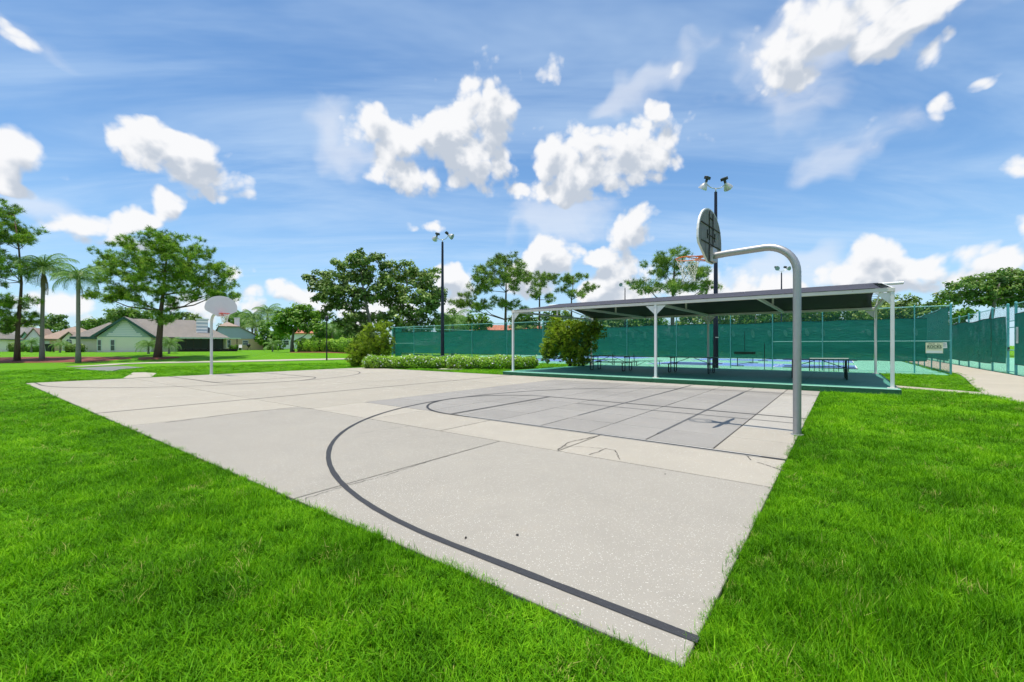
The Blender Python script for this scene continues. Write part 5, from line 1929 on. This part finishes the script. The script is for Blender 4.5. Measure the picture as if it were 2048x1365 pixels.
rf_ = roof_mesh(gx0, gx1, 0, 11, ez - 0.02, rz, 'gy', 0.5).build('roof', M_ROOF, h)
for sg_ in (-1, 1):
    MB().bar((xm + sg_ * ((gx1 - gx0) / 2 + 0.5), -0.52, ez - 0.06), (xm, -0.52, rz - 0.02), 0.05, 0.28).build('fascia', M_TRIM, rf_)
for (a, b) in ((195.5, 202), (221.5, 229)):
    window(h, xs(a, Yg, HX), xs(b, Yg, HX), zs(701, Yg, z0), zs(681, Yg, z0), 0.0)
# main wing to the right, ridge along x
Yw = 62.5
mx0, mx1 = gx1 - 0.2, xs(452, Yw, HX)
dy = Yw - Yg
mez, mrz = zs(676.5, Yw, z0), rz + 0.05
MB().box((mx0, dy, -0.3), (mx1, dy + 9, mez)).build('wall', M_CREAM, h)
ya_, ym_, yb_ = dy - 0.45, dy + 4.5, dy + 9.45
rx1, rxr = mx1 + 0.45, mx1 - 4.2
b = MB()
for q_ in ([(xm, ya_, mez), (rx1, ya_, mez), (rxr, ym_, mrz), (xm, ym_, mrz)], [(rx1, ya_, mez), (rx1, yb_, mez), (rxr, ym_, mrz)], [(rx1, yb_, mez), (xm, yb_, mez), (xm, ym_, mrz), (rxr, ym_, mrz)]):
    b.prism(q_, (0, 0, 0.16))
b.build('roof', M_ROOF, h)
# chimney box
ca, cb = xs(393, 63.5, HX), xs(415, 63.5, HX)
ch = MB().box((ca, dy + 0.9, mez), (cb, dy + 2.6, zs(637, 63.5, z0))).build('chimney', M_PALEBLUE, h)
for k in range(9):
    zz = mez + 0.35 + k * 0.26
    MB().box((ca - 0.02, dy + 0.86, zz), (cb + 0.02, dy + 0.90, zz + 0.22)).build('siding_board', M_PALEBLUE if k % 2 else M_WHITEWOOD, ch)
MB().box((ca - 0.15, dy + 0.75, zs(637, 63.5, z0)), (cb + 0.15, dy + 2.75, zs(637, 63.5, z0) + 0.12)).build('cap', M_WTRIM, ch)
# screened porch
pa, pb = xs(356, Yg, HX), xs(474, Yg, HX)
pz = zs(677, Yg, z0)
po = MB().box((pa - 0.3, -0.6, pz), (pb + 0.5, 3.2, pz + 0.14)).build('porch_roof', M_WTRIM, h)
MB().box((pa, 0, -0.25), (pb, 3.0, 0.03)).build('porch_floor', M_PATH, h)
npan = 8
for k in range(npan + 1):
    x = pa + (pb - pa) * k / npan
    MB().box((x - 0.06, -0.06, -0.1), (x + 0.06, 0.06, pz)).build('porch_post', M_BROWN, h)
    if k < npan - 2:
        MB().box((x + 0.06, -0.012, 0.35), (x + (pb - pa) / npan - 0.06, 0.012, pz - 0.1)).build('porch_screen', M_PSCREEN, h)
    if k < npan:
        MB().box((x + 0.06, -0.03, -0.1), (x + (pb - pa) / npan - 0.06, 0.03, 0.33)).build('kick_panel', M_BROWN, h)
window(h, xs(430, Yw, HX), xs(440, Yw, HX), 0.2, 2.1, dy)
window(h, xs(330, Yw, HX), xs(337, Yw, HX), 0.7, 2.0, dy)
# lower wing at the left
Yl = 63.0
lx0, lx1 = xs(152, Yl, HX), gx0 + 0.1
MB().box((lx0, 3.0, -0.3), (lx1, 11, zs(677, Yl, z0))).build('wall', M_CREAM, h)
lr = roof_mesh(lx0, lx1 + 3, 3.0, 11, zs(677, Yl, z0), zs(648, Yl, z0), 'hip', 0.5).build('roof', M_ROOF, h)
MB().box((lx0 - 0.5, 2.42, zs(677, Yl, z0) - 0.16), (lx1, 2.5, zs(677, Yl, z0) + 0.12)).build('fascia', M_TRIM, lr)

# --- tan house to the right
h, HX = house('tan house with pale blue half-hipped gable and white chimney', 500, 84)
z0 = h.location.z
Y = 84.0
x0, x1 = xs(440, Y, HX), xs(527, Y, HX)
ez = zs(677, Y, z0)
MB().box((x0, 0, -0.4), (x1, 11, ez)).build('wall', M_TAN, h)
xa, xb = xs(421, Y, HX), xs(529, Y, HX)
zt = zs(655, Y, z0)
ta, tb = xs(437, Y, HX), xs(478, Y, HX)
MB().prism([(xa + 0.6, -0.05, ez - 0.1), (xb - 0.4, -0.05, ez - 0.1), (tb, -0.05, zt), (ta, -0.05, zt)], (0, 0.15, 0)).build('gable', M_PALEBLUE, h)
zr = zs(645, Y, z0)
xm = xs(454, Y, HX)
b = MB()
b.prism([(ta, -0.3, zt), (tb, -0.3, zt), (xm, 3.0, zr)], (0, 0, 0.14))
b.prism([(xb, -0.4, ez - 0.1), (xb, 11.4, ez - 0.1), (xm, 11.4, zr), (xm, 3.0, zr), (tb, -0.3, zt)], (0, 0, 0.14))
b.prism([(xa, -0.4, ez - 0.1), (ta, -0.3, zt), (xm, 3.0, zr), (xm, 11.4, zr), (xa, 11.4, ez - 0.1)], (0, 0, 0.14))
b.build('roof', M_ROOF2, h)
ch = MB().box((xs(469, Y, HX), 2.5, ez), (xs(480, Y, HX), 3.8, zs(637, Y, z0))).build('chimney', M_WHITEWOOD, h)
MB().box((xs(468, Y, HX), 2.4, zs(637, Y, z0)), (xs(481, Y, HX), 3.9, zs(637, Y, z0) + 0.2)).build('cap', M_WTRIM, ch)
window(h, xs(486, Y, HX), xs(496, Y, HX), zs(690, Y, z0), zs(682, Y, z0), 0.0)
window(h, xs(455, Y, HX), xs(461, Y, HX), zs(695, Y, z0), zs(681, Y, z0), 0.0)

# --- houses at the left
h, HX = house('peach house with tan roof, arched window and white doors', 120, 74)
z0 = h.location.z
Y = 74.0
x0, x1 = xs(80, Y, HX), xs(190, Y, HX)
ez = zs(680, Y, z0)
MB().box((x0, 0, -0.3), (x1, 10, ez)).build('wall', M_PEACH, h)
roof_mesh(x0, x1, 0, 10, ez, zs(656, Y + 5, z0), 'hip', 0.4).build('roof', M_ROOF2, h)
wx0, wx1 = xs(124, Y - 2, HX), xs(152, Y - 2, HX)
MB().box((wx0, -2, -0.3), (wx1, 0.5, ez)).build('wall', M_CREAM, h)
g = MB().prism([(wx0, -2.0, ez), (wx1, -2.0, ez), ((wx0 + wx1) / 2, -2.0, zs(666, Y - 2, z0))], (0, 0.15, 0)).build('gable', M_CREAM, h)
roof_mesh(wx0, wx1, -2, 3, ez, zs(665, Y - 2, z0), 'gy', 0.35).build('roof', M_ROOF2, h)
aw = []
cx, ww, zb_, zt_ = (wx0 + wx1) / 2, 0.34, zs(692, Y - 2, z0), zs(683, Y - 2, z0)
for k in range(13):
    a = math.pi * k / 12
    aw.append((cx + ww * math.cos(a), -2.04, zt_ + ww * math.sin(a)))
aw += [(cx - ww, -2.04, zb_), (cx + ww, -2.04, zb_)]
wn = MB().prism(aw, (0, 0.05, 0)).build('window', M_GLASS, h)
MB().box((cx - 0.03, -2.07, zb_), (cx + 0.03, -2.045, zt_ + ww - 0.02)).build('glazing_bar', M_WTRIM, wn)
MB().box((cx - ww, -2.068, zt_ - 0.03), (cx + ww, -2.046, zt_ + 0.03)).build('glazing_bar', M_WTRIM, wn)
dr = MB().box((xs(89, Y, HX), -0.06, -0.2), (xs(99, Y, HX), 0.02, zs(682, Y, z0))).build('door', M_WTRIM, h)
MB().box((xs(97.3, Y, HX), -0.1, 0.85), (xs(97.9, Y, HX), -0.06, 0.95)).build('handle', M_BROWN, dr)
xw = MB().box((xs(58, Y, HX), -1.0, -0.3), (xs(86, Y, HX), 6, ez)).build('wall', M_WHITEWOOD, h)
MB().prism([(xs(55, Y, HX), -1.05, ez), (xs(88, Y, HX), -1.05, ez), (xs(72, Y, HX), -1.05, zs(660, Y, z0))], (0, 0.15, 0)).build('gable', M_WHITEWOOD, h)
roof_mesh(xs(58, Y, HX), xs(86, Y, HX), -1, 6, ez, zs(659, Y, z0), 'gy', 0.3).build('roof', M_ROOF2, h)

h, HX = house('teal house with grey roof at the far left', 40, 80)
z0 = h.location.z
Y = 80.0
x0, x1 = xs(14, Y, HX), xs(62, Y, HX)
ez = zs(680, Y, z0)
MB().box((x0, 0, -0.3), (x1, 9, ez)).build('wall', M_TEAL, h)
roof_mesh(x0, x1, 0, 9, ez, zs(656, Y + 4.5, z0), 'hip', 0.4).build('roof', M_ROOF_GREY, h)
g0, g1 = xs(40, Y - 1.5, HX), xs(60, Y - 1.5, HX)
MB().box((g0, -1.5, -0.3), (g1, 0.5, ez)).build('wall', M_TEAL, h)
MB().prism([(g0, -1.5, ez), (g1, -1.5, ez), ((g0 + g1) / 2, -1.5, zs(666, Y, z0))], (0, 0.15, 0)).build('gable', M_TEAL, h)
roof_mesh(g0, g1, -1.5, 3, ez, zs(665, Y, z0), 'gy', 0.3).build('roof', M_ROOF_GREY, h)
window(h, xs(18, Y, HX), xs(26, Y, HX), 0.9, 2.0, 0.0)

h, HX = house('cream house corner cut by the left photo edge', -20, 62, 40)
z0 = h.location.z
Y = 62.0
x0, x1 = xs(-90, Y, HX), xs(12, Y, HX)
ez = zs(680, Y, z0)
MB().box((x0, 0, -0.3), (x1, 9, ez)).build('wall', M_CREAM, h)
roof_mesh(x0, x1, 0, 9, ez, zs(652, Y + 4.5, z0), 'hip', 0.4).build('roof', M_ROOF, h)
window(h, xs(-30, Y, HX), xs(-18, Y, HX), 0.8, 2.0, 0.0)

# --- white buildings with red roofs in the distance
for (xa_, xb_, Y, ey, ry, lab) in ((560, 705, 116, 668, 655, 'long white building with red tile roof behind the hedges'), (930, 1120, 104, 664, 652, 'low building with red tile roof behind the tennis fence')):
    h, HX = house(lab, (xa_ + xb_) / 2, Y, 12)
    z0 = h.location.z
    x0, x1 = xs(xa_, Y, HX), xs(xb_, Y, HX)
    ez = zs(ey, Y, z0)
    MB().box((x0, 0, -0.4), (x1, 9, ez)).build('wall', M_WHITEWOOD, h)
    roof_mesh(x0, x1, 0, 9, ez, zs(ry, Y + 4, z0), 'hip', 0.5).build('roof', M_ROOF_RED, h)
    n = 6
    for k in range(n):
        xx = x0 + (x1 - x0) * (k + 0.3) / n
        window(h, xx, xx + 1.2, 1.0, 2.1, 0.0)

# ------------------------------------------------------------------ small things
Y = 57.0
X = (100 - 1024) / F * Y
t = thing('wheeled_bin', 'black wheeled rubbish bin on the lawn between the palms', 'bin', (X, Y, float(hgt(X, Y))))
MB().prism([(-0.25, -0.28, 0.06), (0.25, -0.28, 0.06), (0.31, -0.36, 1.0), (-0.31, -0.36, 1.0)], (0, 0.6, 0)).build('body', M_BIN, t)
MB().box((-0.34, -0.42, 1.0), (0.34, 0.32, 1.07)).build('lid', M_BIN, t, bevel=0.02)
for s in (-1, 1):
    MB().lathe([(0.1, -0.03), (0.1, 0.03)], Matrix.Translation((s * 0.24, 0.25, 0.1)) @ Matrix.Rotation(R(90), 4, 'Y'), 10, True, True).build('wheel', M_BIN, t)

Y = 80.0
X = (480.5 - 1024) / F * Y
t = thing('garden_chair', 'white plastic chair beside the tan house', 'chair', (X, Y, float(hgt(X, Y))), 0.5)
MB().box((-0.27, -0.27, 0.40), (0.27, 0.27, 0.44)).build('seat', M_PLASTIC, t)
MB().prism([(-0.27, 0.25, 0.44), (0.27, 0.25, 0.44), (0.25, 0.42, 1.0), (-0.25, 0.42, 1.0)], (0, 0.03, 0)).build('backrest', M_PLASTIC, t)
for sx in (-1, 1):
    for sy in (-1, 1):
        MB().bar((sx * 0.25, sy * 0.25, 0.40), (sx * 0.29, sy * 0.29, 0), 0.045).build('leg', M_PLASTIC, t)
    MB().box((sx * 0.29 - 0.03, -0.27, 0.64), (sx * 0.29 + 0.03, 0.3, 0.67)).build('armrest', M_PLASTIC, t)
X = (493.5 - 1024) / F * Y
t = thing('barbecue_grill', 'black barbecue grill under the tan house window', 'grill', (X, Y + 0.6, float(hgt(X, Y))))
MB().lathe([(0.02, 0.42), (0.25, 0.68), (0.32, 0.85), (0.30, 1.0), (0.18, 1.12), (0.01, 1.16)], Matrix.Identity(4), 14).build('bowl', M_BIN, t, smooth=True)
for k in range(3):
    a = 2.1 * k + 0.4
    MB().tube([(0.12 * math.cos(a), 0.12 * math.sin(a), 0.68), (0.36 * math.cos(a), 0.36 * math.sin(a), 0)], 0.018, 6).build('leg', M_BIN, t)
MB().box((-0.62, -0.2, 0.80), (-0.33, 0.2, 0.83)).build('side_shelf', M_BIN, t)

# garden lamp post by the far path
q = gp(653.5, 720.5)
t = thing('path_lamp', 'slim black lamp post beside the far path', 'lamp post', (q.x, q.y, q.z))
hl = zs(645, q.y, q.z)
MB().tube([(0, 0, -0.05), (0, 0, 0.5), (0, 0, hl)], [0.075, 0.06, 0.05], 8).build('pole', M_BIN, t, smooth='angle')
MB().lathe([(0.06, 0), (0.16, 0.05), (0.18, 0.38), (0.13, 0.46), (0.03, 0.55), (0.002, 0.42)], Matrix.Translation((0, 0, hl)), 10).build('lantern', M_BIN, t, smooth='angle')

# leaves and crumbs lying on the slab
for k, (x, y) in enumerate(((1034, 1072), (931, 1077), (1330, 950))):
    q = gp(x, y, 0)
    r_ = 0.013 if k == 0 else 0.008
    pts = [(q.x + r_ * random.uniform(0.6, 1.2) * math.cos(a), q.y + r_ * random.uniform(0.5, 1.0) * math.sin(a), 0.006) for a in np.linspace(0, 2 * math.pi, 8)[:-1]]
    o = MB().prism(pts, (0.003, 0, 0.006)).build('dry_leaf', M_CRACK)
    spots = ('darkest crumpled dry leaf lying mid-slab on the near concrete', 'tiny dry leaf just left of the darkest one on the near concrete', 'tiny dry leaf on the smooth strip near the right edge',
             'tiny dry leaf beside the black line near the close corner', 'tiny dry leaf beyond the joint of the near concrete slab')
    tag(o, spots[k], 'leaf', 'crumbs on the concrete')

# ------------------------------------------------------------------ grass
def inside(poly, P):
    x, y = P[:, 0], P[:, 1]
    c = np.zeros(len(P), bool)
    n = len(poly)
    for i in range(n):
        x0, y0 = poly[i][0], poly[i][1]
        x1, y1 = poly[(i + 1) % n][0], poly[(i + 1) % n][1]
        if y0 == y1:
            continue
        c ^= ((y0 > y) != (y1 > y)) & (x < (x1 - x0) * (y - y0) / (y1 - y0) + x0)
    return c


def build_grass():
    src = bpy.data.collections.new('grass_clumps')
    rg = np.random.default_rng(5)
    for k in range(7):
        nb = 46
        ang = rg.uniform(0, 2 * np.pi, nb)
        rad = np.sqrt(rg.uniform(0, 1, nb)) * 0.075
        root = np.stack([rad * np.cos(ang), rad * np.sin(ang), np.zeros(nb)], -1)
        az = rg.uniform(0, 2 * np.pi, nb)
        lean = rg.uniform(0.25, 1.15, nb)
        L = rg.uniform(0.04, 0.10, nb) * np.where(rg.uniform(size=nb) < 0.06, 1.5, 1.0)
        W = rg.uniform(0.0032, 0.0062, nb)
        d = np.stack([np.cos(az), np.sin(az), np.zeros(nb)], -1)
        side = np.stack([-np.sin(az), np.cos(az), np.zeros(nb)], -1)
        up = np.array([0, 0, 1.0])
        p1 = root + (d * np.sin(lean * 0.5)[:, None] + up * np.cos(lean * 0.5)[:, None]) * (L * 0.5)[:, None]
        p2 = p1 + (d * np.sin(lean * 1.35)[:, None] + up * np.cos(lean * 1.35)[:, None]) * (L * 0.5)[:, None]
        w = side * W[:, None] / 2
        V = np.stack([root - w, root + w, p1 + w * 0.95, p1 - w * 0.95, p2], 1).reshape(-1, 3)
        fc = []
        for i in range(nb):
            o_ = i * 5
            fc += [(o_, o_ + 1, o_ + 2, o_ + 3), (o_ + 3, o_ + 2, o_ + 4)]
        me = bpy.data.meshes.new('grass_clump')
        me.from_pydata(V.tolist(), [], fc)
        a = me.attributes.new('rnd', 'FLOAT', 'POINT')
        rr = rg.uniform(-0.25, 0.35, nb)
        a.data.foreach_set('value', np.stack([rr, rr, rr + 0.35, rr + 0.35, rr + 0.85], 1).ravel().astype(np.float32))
        me.materials.append(M_GRASS)
        src.objects.link(bpy.data.objects.new('grass_clump', me))

    # points: density falls with distance, so that the turf is equally fine in the picture
    Ps, Sc = [], []
    bands = [(1.2, 3.0, 0.040), (3.0, 4.5, 0.046), (4.5, 6.5, 0.055), (6.5, 9, 0.068), (9, 13, 0.09), (13, 18, 0.11), (18, 26, 0.15), (26, 40, 0.23)]
    for (d0, d1, sp) in bands:
        n = int(2 * d1 * 1.62 * d1 / sp ** 2)
        th = R(62) if d0 > 12 else R(88)
        rr = np.sqrt(rg.uniform(d0 ** 2, d1 ** 2, int(th * (d1 ** 2 - d0 ** 2) / sp ** 2)))
        a = rg.uniform(-th, th, len(rr))
        P = np.stack([rr * np.sin(a), rr * np.cos(a)], -1)
        Ps.append(P)
        Sc.append(np.full(len(P), sp))
    P = np.concatenate(Ps)
    S = np.concatenate(Sc)
    keep = np.ones(len(P), bool)
    for poly in KEEP_OUT:
        keep &= ~inside(poly, P)
    P, S = P[keep], S[keep]
    n = len(P)
    dist = np.hypot(P[:, 0], P[:, 1])
    Z = hgt(P[:, 0], P[:, 1]) - 0.036
    # patches of longer and shorter growth
    nz = (np.sin(P[:, 0] * 1.7 + 1.3 * np.sin(P[:, 1] * 0.9)) * np.sin(P[:, 1] * 1.9 + 1.1 * np.sin(P[:, 0] * 1.2)) + 0.6 * np.sin(P[:, 0] * 4.1 + P[:, 1] * 2.7) * np.sin(P[:, 1] * 4.7 - P[:, 0] * 1.9))
    u = (P - np.array([A0.x, A0.y])) @ np.array([EU.x, EU.y])
    v = (P - np.array([A0.x, A0.y])) @ np.array([EV.x, EV.y])
    lush = np.where(v < 0, 1.22, 0.95)
    edge = np.clip(np.minimum(np.abs(u), np.abs(v)) / 0.25, 0.55, 1)
    hz = lush * (1 + 0.28 * nz) * rg.uniform(0.75, 1.3, n)
    xy = np.clip(S / 0.06, 1.0, 3.2) * rg.uniform(0.85, 1.2, n)
    hz = hz * np.clip(1.35 - dist / 30, 0.45, 1.0)
    near_slab = ((u > -0.14) & (u < CWID + 0.14) & (v > -0.14) & (v < CL + 0.14))
    xy = np.where(near_slab, np.minimum(xy, 1.0) * 0.7, xy)
    hz = np.where(near_slab, hz * 0.8, hz)
    me = bpy.data.meshes.new('grass')
    me.vertices.add(n)
    me.vertices.foreach_set('co', np.stack([P[:, 0], P[:, 1], Z], -1).astype(np.float32).ravel())
    a = me.attributes.new('scl', 'FLOAT_VECTOR', 'POINT')
    a.data.foreach_set('vector', np.stack([xy, xy, hz], -1).astype(np.float32).ravel())
    a = me.attributes.new('rot', 'FLOAT_VECTOR', 'POINT')
    a.data.foreach_set('vector', np.stack([rg.uniform(-.28, .28, n), rg.uniform(-.28, .28, n), rg.uniform(0, 6.283, n)], -1).astype(np.float32).ravel())
    a = me.attributes.new('idx', 'INT', 'POINT')
    a.data.foreach_set('value', rg.integers(0, 7, n).astype(np.int32))
    o = bpy.data.objects.new('grass', me)
    COL.objects.link(o)
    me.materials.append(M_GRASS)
    tag(o, 'short bright green grass blades covering the lawn', 'grass', kind='stuff')
    ng = bpy.data.node_groups.new('scatter_grass', 'GeometryNodeTree')
    ng.interface.new_socket('Geometry', in_out='INPUT', socket_type='NodeSocketGeometry')
    ng.interface.new_socket('Geometry', in_out='OUTPUT', socket_type='NodeSocketGeometry')
    T = NT(ng)
    gi, go = T.n('NodeGroupInput'), T.n('NodeGroupOutput')
    ci = T.n('GeometryNodeCollectionInfo')
    ci.inputs['Collection'].default_value = src
    ci.inputs['Separate Children'].default_value = True
    ci.inputs['Reset Children'].default_value = True

    def attr(nm, ty):
        q = T.n('GeometryNodeInputNamedAttribute', data_type=ty)
        q.inputs['Name'].default_value = nm
        return q.outputs['Attribute']
    ip = T.n('GeometryNodeInstanceOnPoints')
    T.link(gi.outputs[0], ip.inputs['Points'])
    T.link(ci.outputs[0], ip.inputs['Instance'])
    ip.inputs['Pick Instance'].default_value = True
    T.link(attr('idx', 'INT'), ip.inputs['Instance Index'])
    T.link(attr('rot', 'FLOAT_VECTOR'), ip.inputs['Rotation'])
    T.link(attr('scl', 'FLOAT_VECTOR'), ip.inputs['Scale'])
    T.link(ip.outputs[0], go.inputs[0])
    md = o.modifiers.new('scatter', 'NODES')
    md.node_group = ng
    print('grass clumps', n)


build_grass()
